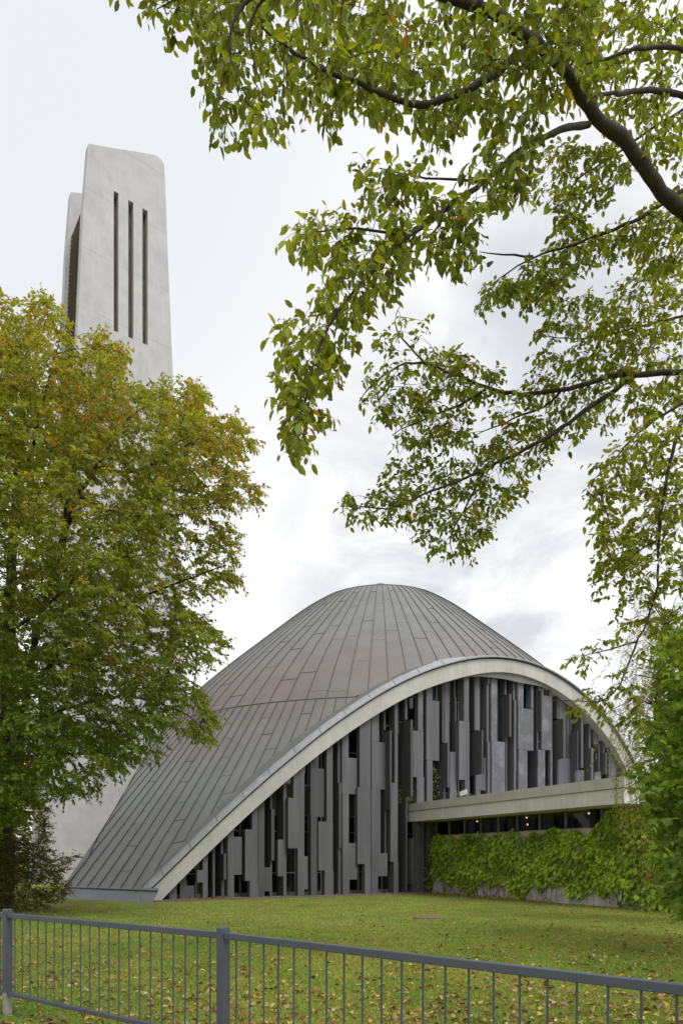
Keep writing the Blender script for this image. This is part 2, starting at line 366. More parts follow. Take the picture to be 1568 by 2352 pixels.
# --- arch beam (concrete) : cross-section swept along the matching curves
def sweep(mb, cu_a, cu_b, pa, pb, mati=0):
    """closed ribbon box between curve a (lower) and curve b (upper), planes pa (back) and pb (front)"""
    n = len(cu_a)
    V = np.concatenate([[W(u, pb, h) for u, h in cu_a], [W(u, pb, h) for u, h in cu_b], [W(u, pa, h) for u, h in cu_b], [W(u, pa, h) for u, h in cu_a]])
    i = np.arange(n-1); f = []
    for k in range(4):
        A = k*n; B = ((k+1) % 4)*n
        f.append(np.stack([A+i, A+i+1, B+i+1, B+i], -1))
    mb.add(V, np.concatenate(f), mati); mb.add(V[[0, n, 2*n, 3*n]], [[0, 1, 2, 3]], mati); mb.add(V[[n-1, 2*n-1, 3*n-1, 4*n-1]], [[3, 2, 1, 0]], mati)
def offset(cu, d):
    t_ = np.gradient(cu, axis=0); t_ /= np.linalg.norm(t_, axis=1)[:, None]; nn = np.stack([-t_[:, 1], t_[:, 0]], 1); return cu+nn*d
top_conc = offset(OUc, -.10)
# concrete band: front face at p=0
mb = MB(); sweep(mb, INc, top_conc, -.75, 0); mb.build('arch_beam', M['conc'], church, smooth=False)
mb = MB(); sweep(mb, offset(top_conc, .003), offset(OUc, -.015), -.70, -.16); mb.build('shadow_gap', M['gap_shade'], church)  # recessed band, its shade put into the dark colour

# --- roof shell
kn = np.array([0, 3, 6, 9, 11.7, 13.9]); sl = np.array([.196, .468, .845, .845, .955, 1.2]); rr = np.linspace(0, 18, 400)
sv = np.interp(rr, kn, sl); hv = 18.884-np.r_[0, np.cumsum((sv[1:]+sv[:-1])/2*np.diff(rr))]
def hr(r): return np.where(r < 18, np.interp(r, rr, hv), hv[-1]-1.2*(r-18))
A1 = math.atan2(NO[1], NO[0])                                 # facade normal
AF = R(-123.6)                                                # near-left foot
A2 = R(-184.7); A3 = A1+R(122); AR = A1+R(61); AB = (A2+2*PI+A3)/2
planes = [(A1, 11.5-.10), (A2, 12.3), (A3, 11.9)]
feet = [(AF, 20.55), (AR, 20.7), (AB, 20.7)]
def rmax(az):
    r = np.full(np.shape(az), 40.)
    for a, d in planes+feet:
        c = np.cos(az-a); r = np.where(c > .05, np.minimum(r, d/np.maximum(c, .05)), r)
    return r
n2v = np.array([math.cos(A2), math.sin(A2)])
def shell(az, r):
    az = np.asarray(az, float); r = np.asarray(r, float)
    re = r
    for a_f, _d in feet:
        wf = np.clip((r-14.5)/5, 0, 1); ca_ = np.cos(az-a_f); re = np.where(ca_ > .8, r*(1-wf)+(r*ca_+.14)*wf, re)
    h = hr(re); x = C0[0]+r*np.cos(az); y = C0[1]+r*np.sin(az)
    # roll the sheet down to the left verge of the near-left leg
    d2 = 12.3-((x-C0[0])*n2v[0]+(y-C0[1])*n2v[1])
    xs_ = 784+F*x/y; ye = np.interp(xs_, [100, 141, 463], [2107, 2048, 1581]); he = EYE+(YH-ye)/F*y
    near = (y < 45)
    k = np.clip(1-d2/1.5, 0, 1); k = k*k*(3-2*k)*np.clip((43.5-y)/5, 0, 1)*near
    h = h+np.minimum(he-h, 0)*k
    # and to the arch on the right leg
    d1 = 11.4-((x-C0[0])*NO[0]+(y-C0[1])*NO[1]); uu = (x-O0[0])*TU[0]+(y-O0[1])*TU[1]
    ho = h_out(uu)+.20; wdt = .01+2.9*np.clip((uu-10)/5, 0, 1); k = np.clip(1-d1/wdt, 0, 1); k = k*k*(3-2*k)*np.clip((uu-10)/3, 0, 1)
    ho = np.where((uu > -8.6) & (uu < 21.6), ho, h)
    h = h+(ho-h)*k
    return np.stack([x, y, np.maximum(h, .02)], -1)
NS = 96; RING = 13.9; CAP = 4.1
daz = 2*PI/NS; az0 = AF+daz*.5
rf = MB()
def strip(ca, cb, sub, rlist_fn, colfn):
    azs = np.linspace(ca, cb, sub+1)
    for k in range(sub):
        a, b_ = azs[k], azs[k+1]; ra, rb = rmax(a), rmax(b_)
        rl = rlist_fn
        m_ = (rl[:-1] < max(ra, rb))
        r0, r1 = rl[:-1][m_], rl[1:][m_]
        if not len(r0): continue
        v = np.stack([shell(a, np.minimum(r0, ra)), shell(b_, np.minimum(r0, rb)), shell(b_, np.minimum(r1, rb)), shell(a, np.minimum(r1, ra))], 1)
        cols = np.array([colfn((x0+x1)/2) for x0, x1 in zip(r0, r1)])
        rf.add(v.reshape(-1, 3), np.arange(4*len(r0)).reshape(-1, 4)[:, ::-1], 0, cols)
grey = np.array([.182, .184, .182]); green = np.array([.172, .200, .190]); brown = np.array([.188, .156, .145]); dk = np.array([.185, .18, .175])
joints = []
def vn2(a, b_):
    return (math.sin(a*7.1+b_*.9+1)+math.sin(a*13.3-b_*1.7+2)+math.sin(a*4.3+b_*2.3)+math.sin(a*21.+b_*.4+.5))/4
def sheet_col(r, rs, az):
    """one sheet: slight own tone and a share of the brown and green patina bands"""
    k1, k2, k3 = rs.uniform(.975, 1.025), rs.uniform(.75, 1.1), rs.uniform(.5, 1.1)
    if rs.random() < .05: k2 *= 1.5
    def f_(rr_):
        n_ = vn2(az, rr_*.8)
        wb = math.exp(-((rr_-13.2-1.2*vn2(az*.6, 1))/2.3)**2)*(.85+.45*n_)*k2+.25*max(0, vn2(az*1.7+3, rr_*.5)-.35)*k2
        wg = .6*math.exp(-((rr_-16.6-vn2(az, 4))/2.2)**2)*(.6+.6*vn2(az+2, rr_))*k3
        wb = min(max(wb, 0), .95); wg = min(max(wg, 0), .8)
        c = grey*(1-wg)+green*wg; c = c*(1-wb)+brown*wb
        if rr_ > 17: c = c*(1-.12*min(1, (rr_-17)/2))
        return c*k1*(1+.05*n_)
    return f_
rs = random.Random(3)
def segs(lo, hi, first, step):
    b_ = [lo]; x_ = first
    while x_ < hi: b_.append(x_); x_ += step
    b_.append(hi); return b_
fine = lambda a, b_, d: np.linspace(a, b_, max(2, int((b_-a)/d)+1))
for i in range(NS):
    ca, cb = az0+i*daz, az0+(i+1)*daz
    azn = (ca+cb)/2
    # upper field
    bs = segs(CAP, RING, CAP+[1.2, 2.9, 2.1][i % 3]+rs.uniform(-.2, .2), 3.6 if i % 2 else 3.3)
    for b0, b1 in zip(bs[:-1], bs[1:]):
        c = sheet_col((b0+b1)/2, rs, azn)
        strip(ca, cb, 3, fine(b0, b1, .45), c)
        if b1 < RING: joints.append((ca, cb, b1))
    # lower field: sheets of half the width
    for hf in (0, 1):
        ha, hb = ca+hf*daz/2, ca+(hf+1)*daz/2
        top = rmax((ha+hb)/2)
        if top > RING:
            off = (i*2+hf) % 4*.75
            bs = segs(RING, 22.2, RING+.7+off+rs.uniform(-.1, .1), 3.05)
            for b0, b1 in zip(bs[:-1], bs[1:]):
                if b0 > top+.5: break
                c = sheet_col((b0+b1)/2, rs, azn)
                strip(ha, hb, 2, fine(b0, b1, .45), c)
                if b1 < top: joints.append((ha, hb, b1))
for i in range(NS//3):                        # cap of flat facets
    ca, cb = az0+i*3*daz, az0+(i+1)*3*daz
    v = [shell(ca, CAP)+[0, 0, .05], shell(cb, CAP)+[0, 0, .05], shell(cb, .25)+[0, 0, .08], shell(ca, .25)+[0, 0, .08]]
    rf.add(v, [[0, 3, 2, 1]], 0, np.array([.24, .24, .24])*rs.uniform(.92, 1.1))
    rf.add([v[1], v[0], v[0]-[0, 0, .07], v[1]-[0, 0, .07]], [[0, 1, 2, 3]], 1)
def ridge(pts, wd, ht, mati):
    pts = np.asarray(pts); n = len(pts)
    if n < 2: return
    t_ = np.gradient(pts, axis=0); sd_ = np.cross(t_, [0, 0, 1.]); sd_ /= np.linalg.norm(sd_, axis=1)[:, None]+1e-9
    up = np.cross(sd_, t_); up /= np.linalg.norm(up, axis=1)[:, None]+1e-9
    V = np.concatenate([pts-sd_*wd/2-up*.01, pts-sd_*wd/2+up*ht, pts+sd_*wd/2+up*ht, pts+sd_*wd/2-up*.01])
    i = np.arange(n-1); f = [np.stack([k*n+i, k*n+i+1, (k+1)*n+i+1, (k+1)*n+i], -1) for k in range(3)]
    rf.add(V, np.concatenate(f), mati, (1, 1, 1))
for i in range(NS*2):
    az = az0+i*daz/2; top = float(rmax(az))
    lo = CAP if i % 2 == 0 else RING
    if top-lo < .3: continue
    rl = np.linspace(lo, top-.02, max(3, int((top-lo)/.5)))
    ridge(shell(np.full(len(rl), az), rl), .025, .032, 1)
for ca, cb, r in joints:
    if r > rmax((ca+cb)/2)-.15: continue
    aa = np.linspace(ca, cb, 4); ridge(shell(aa, np.full(4, r)), .03, .012, 1 if rs.random() < .45 else 2)
azr = np.linspace(AF-1.5, AF+2.2, 260); azr = azr[rmax(azr) > RING]
grp = np.split(azr, np.where(np.diff(azr) > .03)[0]+1)
for gseg in grp:
    if len(gseg) > 3: ridge(shell(gseg, np.full(len(gseg), RING+.02))+[0, 0, .012], .028, .015, 1)
azr = np.linspace(AF+R(3), AR-R(3), 200)       # turned-down rim of the roof above the arch
azr = azr[np.abs(rmax(azr)-planes[0][1]/np.cos(azr-A1)) < .02]; pr_ = shell(azr, rmax(azr)); pl_ = pr_.copy(); pl_[:, 2] = np.maximum(pl_[:, 2]-.9, 0); n = len(azr); i = np.arange(n-1)
rf.add(np.concatenate([pr_, pl_]), np.stack([i, i+1, n+i+1, n+i], -1), 0, (.17, .17, .165))
rf.tube([shell(0, .01)+[0, 0, .02], shell(0, .01)+[0, 0, .06]], .3, 12, 0, col=(.2, .2, .2))
rf.build('roof_shell', [M['roof'], M['seam'], M['joint']], church)

# --- flashing along the facade arch: sloping strip then a lip
fl = MB(); nO = len(OUc)
m_ = (OUc[:, 1] > .02)
cu = OUc[m_]
inner_edge = []
for u, h in offset(cu, .02):
    xy = O0+TU*u+NO*(-.13); inner_edge.append([xy[0], xy[1], h+.14])
inner_edge = np.array(inner_edge)
# the strip lies on the roof for 0.42 m back from the arch, so it reads as a band
back = []
for (u, h) in cu:
    xy = O0+TU*u+NO*(-.16); dq = xy-NO*.0-C0; zs = float(shell(math.atan2(dq[1], dq[0]), np.hypot(*dq))[2])
    back.append([xy[0], xy[1], max(h+.12, min(zs+.035, h+.30)) if u < 11 else h+.12])
back = np.array(back)
lipt = np.array([W(u, .14, h+.02) for u, h in cu]); lipb = np.array([W(u, .14, h-.03) for u, h in cu]); und = np.array([W(u, -.16, h-.02) for u, h in cu])
n = len(cu); V = np.concatenate([back, lipt, lipb, und]); i = np.arange(n-1)
for k in range(3): fl.add(V, np.stack([k*n+i, (k+1)*n+i, (k+1)*n+i+1, k*n+i+1], -1), 0) if k == 0 else fl.add(V, np.stack([k*n+i, (k+1)*n+i, (k+1)*n+i+1, k*n+i+1], -1), 0)
for k in range(3, n-1, 4):                    # sheet joints of the flashing
    a, b_ = back[k]+[0, 0, .006], lipt[k]+[0, 0, .006]; dd = (back[k+1]-back[k]); dd = dd/np.linalg.norm(dd)*.03
    fl.add([a, b_, b_+dd, a+dd], [[0, 1, 2, 3]], 1)
fl.build('roof_flashing', [M['metal_lt'], M['seam']], church)
# verge trim on the left arch plus hidden left wall
vg = MB(); azs = np.linspace(A2+R(2), AF-R(7.5), 60); pts = shell(azs, rmax(azs)); pin = shell(azs, rmax(azs)-.0)
lo = pts.copy(); lo[:, 2] = np.maximum(lo[:, 2]-.42, 0)
off_ = np.array([n2v[0], n2v[1], 0])*.05
n = len(azs); V = np.concatenate([pts+off_+[0, 0, .05], lo+off_, lo-off_*6, pts-off_*6+[0, 0, .04]]); i = np.arange(n-1)
vg.add(V, np.concatenate([np.stack([k*n+i, k*n+i+1, ((k+1) % 4)*n+i+1, ((k+1) % 4)*n+i], -1) for k in range(4)]), 0)
vg.build('verge_trim', M['skirt'], church)
# skirt at the near-left foot
vs = MB(); azs = np.linspace(A2+R(6), AF-R(7.4), 60); ro = rmax(azs); po_ = shell(azs, ro); pi_ = shell(azs, ro-.62/np.clip(np.cos(azs-A2), .3, 1)*.9)
n = len(azs); V = np.concatenate([po_+[0, 0, .09], pi_+[0, 0, .05], pi_-[0, 0, .02]]); i = np.arange(n-1)
vs.add(V, np.concatenate([np.stack([k*n+i, k*n+i+1, (k+1)*n+i+1, (k+1)*n+i], -1) for k in range(2)]), 0); vs.build('verge_flashing', M['verge'], church)
sk_ = MB(); Rd = np.array([math.cos(AF), math.sin(AF)]); Td = np.array([-Rd[1], Rd[0]])
def foot_pt(w_, rad, h): q = C0+Rd*rad+Td*w_; return [q[0], q[1], h]
ws = np.linspace(-2.75, 2.75, 12); tp = []
for w_ in ws:
    q = C0+Rd*20.5+Td*w_; d = q-C0; z = float(shell(math.atan2(d[1], d[0]), np.hypot(*d))[2]); tp.append([q[0], q[1], max(z, .12)])
tp = np.array(tp); bt = np.array([foot_pt(w_*1.04, 20.92, -.02) for w_ in ws]); lip = tp+np.array([Rd[0]*.07, Rd[1]*.07, -.06])
V = np.concatenate([tp+[0, 0, .015], lip, lip-np.array([Rd[0]*.05, Rd[1]*.05, .02]), bt]); n = len(ws); i = np.arange(n-1)
sk_.add(V, np.concatenate([np.stack([k*n+i, k*n+i+1, (k+1)*n+i+1, (k+1)*n+i], -1) for k in range(3)]), 0)
sk_.build('foot_skirt', M['skirt'], church)

# --- facade: glazing behind
def gbox(mb, u0, u1, p0, p1, h0, h1, mati=0, clip=True):
    if clip:
        t0, t1 = min(h1, h_in(u0)+.2), min(h1, h_in(u1)+.2)
        if max(t0, t1) <= h0: return
        t0, t1 = max(t0, h0+.001), max(t1, h0+.001)
    else: t0 = t1 = h1
    V = [W(u0, p0, h0), W(u1, p0, h0), W(u1, p1, h0), W(u0, p1, h0), W(u0, p0, t0), W(u1, p0, t1), W(u1, p1, t1), W(u0, p1, t0)]
    mb.add(V, [[0, 3, 2, 1], [4, 5, 6, 7], [0, 1, 5, 4], [1, 2, 6, 5], [2, 3, 7, 6], [3, 0, 4, 7]], mati)
PG = -1.35
win = MB()
for u0 in np.arange(-7.4, 20.4, .8): gbox(win, u0, u0+.8, PG-.05, PG, .0, 12)
win_o = win.build('window', M['glass'], church)
fr = MB()
for k, u0 in enumerate(np.arange(-7.2, 20.4, .62)): gbox(fr, u0, u0+.07, PG+.003, PG+.10, .05, 12)
for hh, th in ((.0, .16), (.95, .05), (2.72, .06), (3.42, .09), (4.72, .08), (6.3, .06), (7.7, .07), (9.2, .06)):
    for u0 in np.arange(-7.4, 20.4, .8): gbox(fr, u0, u0+.8, PG+.003, PG+.09, hh, hh+th)
fr.build('frame', M['frame'], win_o)
sp = MB()
for u0 in np.arange(-7.4, 20.4, .8): gbox(sp, u0, u0+.8, PG+.003, PG+.13, 3.52, 4.70)
sp.build('spandrel_panel', M['spandrel'], church)
# fins: z = zoomed survey sheets (origin, scale)
ZS = {'a': (430, 2150, .2296), 'b': (760, 1950, .2551), 'c': (1100, 1850, .2423), 'd': (1420, 1850, .2551)}
def cv(z, x, y): o = ZS[z]; return o[0]+x*o[2], o[1]+y*o[2]
def panel(z, rects, m='fin', p=-.32, th=.2):
    mb = MB()
    for (x0, x1, y0, y1) in rects:
        X0, _ = cv(z, x0, 0); X1, _ = cv(z, x1, 0)
        xm = (X0+X1)/2
        h1 = 14 if y0 == 'T' else on_fac(xm, cv(z, 0, y0)[1], p)[1]
        h0 = 0.0 if y1 == 'B' else on_fac(xm, cv(z, 0, y1)[1], p)[1]
        u0 = on_fac(X0, 2000, p)[0]; u1 = on_fac(X1, 2000, p)[0]
        nseg = max(1, int((u1-u0)/.35)) if y0 == 'T' else 1
        for k in range(nseg):
            gbox(mb, u0+(u1-u0)*k/nseg, u0+(u1-u0)*(k+1)/nseg, p-th, p, h0, h1)
    if mb.n: mb.build('concrete_fin', M[m], church)
def blade(z, levels, m='fin_shaded', pb=-.42):
    """levels: (edge x0, edge x1, y0, y1); root is common, deeper levels stick out further"""
    mb = MB(); xmin = min(l_[0] for l_ in levels)
    for (x0, x1, y0, y1) in levels:
        X0, X1 = cv(z, x0, 0)[0], cv(z, x1, 0)[0]
        Xr = cv(z, xmin, 0)[0]
        Z = O0[1]+TU[1]*on_fac(Xr, 2000, pb)[0]; t_ = (Xr*F/1920-784)/F
        shift = (NO[0]-NO[1]*t_)/Z*1920         # full px per metre of protrusion
        p = pb+(X0-Xr)/shift
        u0 = on_fac(X0, 2000, p)[0]; u1 = on_fac(X1, 2000, p)[0]
        h1 = 14 if y0 == 'T' else on_fac(X0, cv(z, 0, y0)[1], p)[1]
        h0 = 0.0 if y1 == 'B' else on_fac(X0, cv(z, 0, y1)[1], p)[1]
        gbox(mb, u0, u1, PG+.14, p, h0, h1)
    if mb.n: mb.build('concrete_blade', M[m], church)
Tt, Bb = 'T', 'B'
panel('a', [(200, 292, Tt, Bb)])
panel('a', [(332, 410, Tt, 1490), (332, 505, 1490, Bb)], 'fin_shaded', -.40)
panel('a', [(540, 612, 1300, 1450), (612, 672, Tt, Bb)], 'fin', -.25, .3)
blade('a', [(730, 762, Tt, Bb)])
blade('a', [(832, 862, Tt, 1098), (868, 900, 1098, 1415), (840, 872, 1415, Bb)])
panel('a', [(915, 990, Tt, 890), (915, 1088, 890, 1355), (915, 994, 1355, Bb)])
panel('a', [(1215, 1285, Tt, 800), (1130, 1285, 800, 1430), (1185, 1288, 1430, Bb)], 'fin', -.25, .3)
panel('a', [(1290, 1366, Tt, 1265), (1290, 1455, 1265, 1560), (1290, 1366, 1560, Bb), (1430, 1455, 1560, Bb)], 'fin_shaded', -.38)
blade('b', [(0, 20, Tt, 1280), (12, 45, 1280, 1845), (0, 20, 1845, Bb)])
panel('b', [(145, 178, Tt, Bb)], 'fin', -.45, .75)
panel('b', [(84, 148, 1615, 2020)], 'fin', -.28, .28)
panel('b', [(255, 375, Tt, 1158), (197, 375, 1158, 1712), (303, 375, 1712, 1800), (303, 412, 1800, 2165), (303, 375, 2165, Bb)], 'fin', -.2, .3)
panel('b', [(443, 505, Tt, 830), (443, 592, 830, 1365), (447, 515, 1365, Bb)], 'fin_shaded', -.34)
panel('b', [(622, 688, Tt, 1418), (530, 690, 1418, 1957), (600, 697, 1957, Bb)], 'fin', -.25, .3)
blade('b', [(742, 772, Tt, 990), (756, 785, 990, 1712), (747, 778, 1712, Bb)])
panel('b', [(790, 862, Tt, 712), (790, 952, 712, 1112), (795, 865, 1112, 1655), (797, 957, 1655, 2057), (799, 872, 2057, Bb)])
panel('b', [(985, 1105, Tt, 1040), (960, 1108, 1040, 1885), (1042, 1110, 1885, Bb)], 'fin', -.2, .3)
panel('b', [(1114, 1178, Tt, 540), (1114, 1280, 540, 1060), (1114, 1215, 1060, 1765), (1116, 1290, 1765, 2020), (1117, 1188, 2020, Bb)], 'fin', -.3)
panel('b', [(1180, 1198, Tt, 540)], 'frame', -.6, .1)
blade('b', [(1252, 1268, Tt, 410), (1320, 1337, 410, 1285), (1262, 1275, 1285, 1765)])
panel('b', [(1370, 1405, Tt, 990), (1325, 1405, 990, 1860), (1360, 1412, 1860, Bb)], 'fin', -.28, .5)
blade('c', [(157, 188, Tt, 718), (226, 248, 718, 1612), (166, 187, 1612, Bb)])
panel('c', [(312, 368, Tt, 852), (252, 372, 852, 1388), (298, 380, 1388, Bb)], 'fin', -.25, .25)
panel('c', [(408, 475, Tt, 495), (408, 555, 495, 1192), (412, 480, 1192, Bb)], 'fin', -.3)
panel('c', [(522, 538, Tt, 495)], 'frame', -.7, .1)
blade('c', [(592, 611, Tt, 985), (652, 675, 985, 1505), (605, 626, 1505, Bb)])
panel('c', [(617, 672, Tt, 1505)], 'fin', -.55, .2)
blade('c', [(728, 746, Tt, 460), (738, 755, 460, 845), (725, 748, 845, 1095)], 'fin_shaded', -.6)
panel('c', [(680, 757, 1095, Bb)], 'fin', -.42)
panel('c', [(845, 900, Tt, 738), (785, 905, 738, 1420), (857, 908, 1420, Bb)], 'fin', -.2, .35)
blade('c', [(964, 973, Tt, 843), (1050, 1065, 843, 1350)])
panel('c', [(975, 1027, Tt, 843)], 'fin', -.5, .15)
panel('c', [(1075, 1115, 1165, 1350), (978, 1115, 1350, 1540), (978, 1035, 1540, Bb)], 'fin', -.48, .16)
blade('c', [(1122, 1140, Tt, 300), (1108, 1130, 300, 975), (1116, 1148, 975, Bb)], 'fin')
panel('c', [(1160, 1228, Tt, 975), (1165, 1318, 975, Bb)], 'fin3', -.3)
blade('c', [(1314, 1336, Tt, 430), (1370, 1392, 420, 915), (1326, 1343, 915, Bb)])
blade('c', [(1412, 1434, Tt, 490), (1424, 1450, 490, 1305), (1422, 1446, 1305, Bb)], 'fin')
panel('d', [(142, 202, Tt, 562), (285, 312, Tt, 562), (144, 312, 562, 1018), (148, 245, 1018, Bb)], 'fin3', -.28)
blade('d', [(350, 366, Tt, 1060), (348, 360, 1060, Bb)], 'fin_shaded', -.38)
blade('d', [(398, 406, 360, 810)], 'fin_shaded', -.1)
panel('d', [(372, 425, Tt, 420), (488, 515, Tt, 420), (404, 518, 420, 1018), (362, 440, 1018, Bb), (500, 520, 1018, Bb)], 'fin3', -.3, .16)
blade('d', [(570, 583, Tt, 670), (640, 655, 670, 1108), (574, 584, 1108, Bb)])
panel('d', [(588, 667, Tt, 1108), (588, 730, 1108, Bb)], 'fin', -.46, .15)
panel('d', [(675, 722, Tt, 1015), (675, 730, 1015, 1108)], 'fin_shaded', -.5, .1)
blade('d', [(722, 730, Tt, 808), (796, 804, 808, 1240), (766, 778, 1240, Bb)])
panel('d', [(782, 868, 1240, Bb)], 'fin', -.4, .2)
blade('d', [(812, 826, Tt, 915), (838, 860, Tt, 1215)], 'fin')
blade('d', [(922, 942, Tt, 1005), (948, 972, 995, Bb)], 'fin')
panel('d', [(975, 1028, Tt, 955), (982, 1057, 1255, Bb)], 'fin3', -.45, .2)
blade('d', [(1030, 1042, 950, 1255)], 'fin_shaded', -.15)
blade('d', [(1076, 1100, Tt, 1050), (1108, 1120, 1050, 1285)], 'fin')
panel('d', [(1140, 1228, Tt, Bb)], 'fin', -.35, .25)
panel('d', [(1262, 1300, Tt, Bb), (1340, 1400, Tt, Bb)], 'fin', -.35, .25)
panel('b', [(1552, 1600, 1600, 2110), (1570, 1620, 2110, Bb)], 'fin_shaded', -.2, .3)
panel('c', [(285, 300, 1900, Bb), (300, 345, Tt if False else 1905, Bb)], 'fin_shaded', -.1, .3)
# teal panes
for z, x0, x1, y0, y1 in (('c', 1232, 1262, 200, 975), ('d', 232, 285, 240, 560), ('c', 478, 520, 330, 492)):
    mb = MB(); X0, Y0 = cv(z, x0, y0); X1, Y1 = cv(z, x1, y1); u0, h1 = on_fac(X0, Y0, -.9); u1, h0 = on_fac(X1, Y1, -.9)
    gbox(mb, u0, u1+.1, -.93, -.9, h0, h1); mb.build('tinted_pane', M['teal'], church)
# pale frames with the sky's reflection painted into their colour
for z, x0, x1, y0, y1 in (('b', 1412, 1432, 100, 440), ('c', 675, 705, 262, 520), ('c', 678, 706, 545, 750), ('c', 378, 393, 368, 505), ('c', 80, 102, 500, 880)):
    mb = MB(); X0, Y0 = cv(z, x0, y0); X1, Y1 = cv(z, x1, y1); u0, h1 = on_fac(X0, Y0, -.9); u1, h0 = on_fac(X1, Y1, -.9)
    gbox(mb, u0, u1, -.93, -.9, h0, h1); mb.build('sky_reflection', mat('painted_sky_reflection', (.34, .36, .39), .4, var=.2, scale=2), church)
# base kerb + gravel strip
kb = MB(); kb.box(W(-7.9, -.8, 0), W(5.5, -.8, 0)-W(-7.9, -.8, 0), W(0, .28, 0)-W(0, -.8, 0), [0, 0, .035]); tag(kb.build('gravel_strip', M['gravel']), kind='structure')
dryl = MB(); n_ = 260; uu = rng.uniform(-7.3, 4.8, n_); pp = rng.uniform(-.15, .3, n_)
uu[:60] = rng.normal(-5.5, .35, 60)
pos = np.array([W(a, b_, .05+rng.random()*.03) for a, b_ in zip(uu, pp)])
leaf_cloud(dryl, pos, rng.normal(size=(n_, 3))*[1, 1, .3], np.array([0, 0, 1.])+rng.normal(0, .5, (n_, 3)), rng.uniform(.05, .1, n_), rng.uniform(.03, .06, n_), *Tc, pal[rng.choice([1, 2, 6, 3], n_)])
tag(dryl.build('dry_leaves', M['litter']), label='reddish dry leaves drifted along the foot of the facade', cat='leaf litter', kind='stuff')

dryl = MB(); n_ = 420; pp = rng.uniform(-.2, 7.5, n_)
pos = np.array([W(4.80-.12-abs(rng.normal(0, .32)), b_, .03+rng.random()*.03) for b_ in pp])
leaf_cloud(dryl, pos, rng.normal(size=(n_, 3))*[1, 1, .3], np.array([0, 0, 1.])+rng.normal(0, .5, (n_, 3)), rng.uniform(.05, .11, n_), rng.uniform(.03, .06, n_), *Tc, pal[rng.choice([0, 1, 2, 5, 3], n_)]*.9)
tag(dryl.build('dry_leaves', M['litter']), label='brown dry leaves gathered below the creeper covered wall', cat='leaf litter', kind='stuff')

# ------------------------------------------------------------------ annex with flat canopy
UE, PL = 3.78, 11.3
annex = empty('flat_roof_annex', W(UE, 6, 0))
tag(annex, 'low annex with pale concrete canopy above a creeper covered wall and dark window strip', 'building')
def abox(name, u0, u1, p0, p1, h0, h1, m, par=annex):
    mb = MB(); gbox(mb, u0, u1, p0, p1, h0, h1, clip=False); return mb.build(name, M[m], par)
abox('canopy', UE, UE+13, -.9, PL, 3.27, 3.74, 'canopy')
abox('coping', UE-.05, UE+13.1, -.95, PL+.05, 3.752, 4.09, 'conc')
abox('drip_groove', UE+.02, UE+13, -.9, PL-.02, 3.7405, 3.7515, 'dark')
UW = 4.80
wall_o = abox('wall', UW, UW+.3, -.2, 16.5, 0, 2.62, 'plinth')
wn = MB(); gbox(wn, UW+.16, UW+.19, -.1, 11.0, 2.63, 3.265, clip=False)
gm_ = bpy.data.materials.new('clear_strip_glass'); gm_.use_nodes = True; t = gm_.node_tree; n = t.nodes; l = t.links
tr = n.new('ShaderNodeBsdfTransparent'); tr.inputs[0].default_value = (.55, .56, .55, 1); gl = n.new('ShaderNodeBsdfGlossy'); gl.inputs['Roughness'].default_value = .03
ms = n.new('ShaderNodeMixShader'); ms.inputs[0].default_value = .06; l.new(tr.outputs[0], ms.inputs[1]); l.new(gl.outputs[0], ms.inputs[2]); l.new(ms.outputs[0], n['Material Output'].inputs[0])
wo = wn.build('window', gm_, annex)
mb = MB()
for pp_ in (-.1, .9, 2.0, 3.1, 4.2, 5.3, 6.5, 7.8, 9.4): gbox(mb, UW+.1, UW+.22, pp_, pp_+.06, 2.62, 3.268, clip=False)
gbox(mb, UW+.1, UW+.25, -.2, 11, 2.622, 2.66, clip=False)
mb.build('frame', M['frame'], wo)
abox('post', UW+.05, UW+.35, 9.0, 9.25, 2.625, 3.268, 'dark')
abox('post', UW+.5, UW+.8, 4.4, 4.6, .0, 3.266, 'dark')
abox('inner_wall', UW+4.0, UW+4.1, -.4, 11, 0, 3.26, 'dark')
mb = MB()
for k in range(8):
    pp_ = -.5+k*1.25; gbox(mb, UW+3.2, UW+3.3, pp_, pp_+.55, .2, 3.2, clip=False)
mb.build('inner_panel', M['spandrel'], annex)
mb = MB(); mb.prism([W(UW+2.4, 8.2, 2.3), W(UW+2.4, 6.9, 2.3), W(UW+2.4, 6.2, 3.2), W(UW+2.4, 7.6, 3.2)], [W(UW+2.5, 8.2, 2.3), W(UW+2.5, 6.9, 2.3), W(UW+2.5, 6.2, 3.2), W(UW+2.5, 7.6, 3.2)])
mb.build('stair_flank', M['plinth'], annex)
for (uu_, pp_) in ((1.0, 1.8), (1.0, 4.9), (1.2, 7.9)):
    q = W(UW+uu_, pp_, 3.20); mb = MB(); mb.tube([q, q+[0, 0, .05]], .035, 10); mb.build('ceiling_light', M['warm'], annex)
q = W(UW+1.6, 4.3, 2.95); mb = MB(); mb.tube([q, q+[0, 0, .08]], .03, 10); mb.build('ceiling_light', M['warm'], annex)
for (p0, p1, h1, o_) in ((.1, 2.2, .50, .02), (2.25, 3.3, .66, .05), (3.34, 5.6, .62, .02), (6.0, 7.5, .52, .04), (7.56, 9.2, .44, .02), (9.25, 10.2, .5, .03), (11, 12.5, .5, .03)):
    abox('plinth_block', UW-o_, UW-.003, p0, p1, 0, h1, 'plinth')
for (p0, p1, h0, h1) in ((4.35, 4.9, .56, .72), (8.3, 8.75, .32, .48), (11.2, 11.7, .3, .5)):
    abox('wall_vent', UW-.09, UW-.055, p0, p1, h0, h1, 'conc')
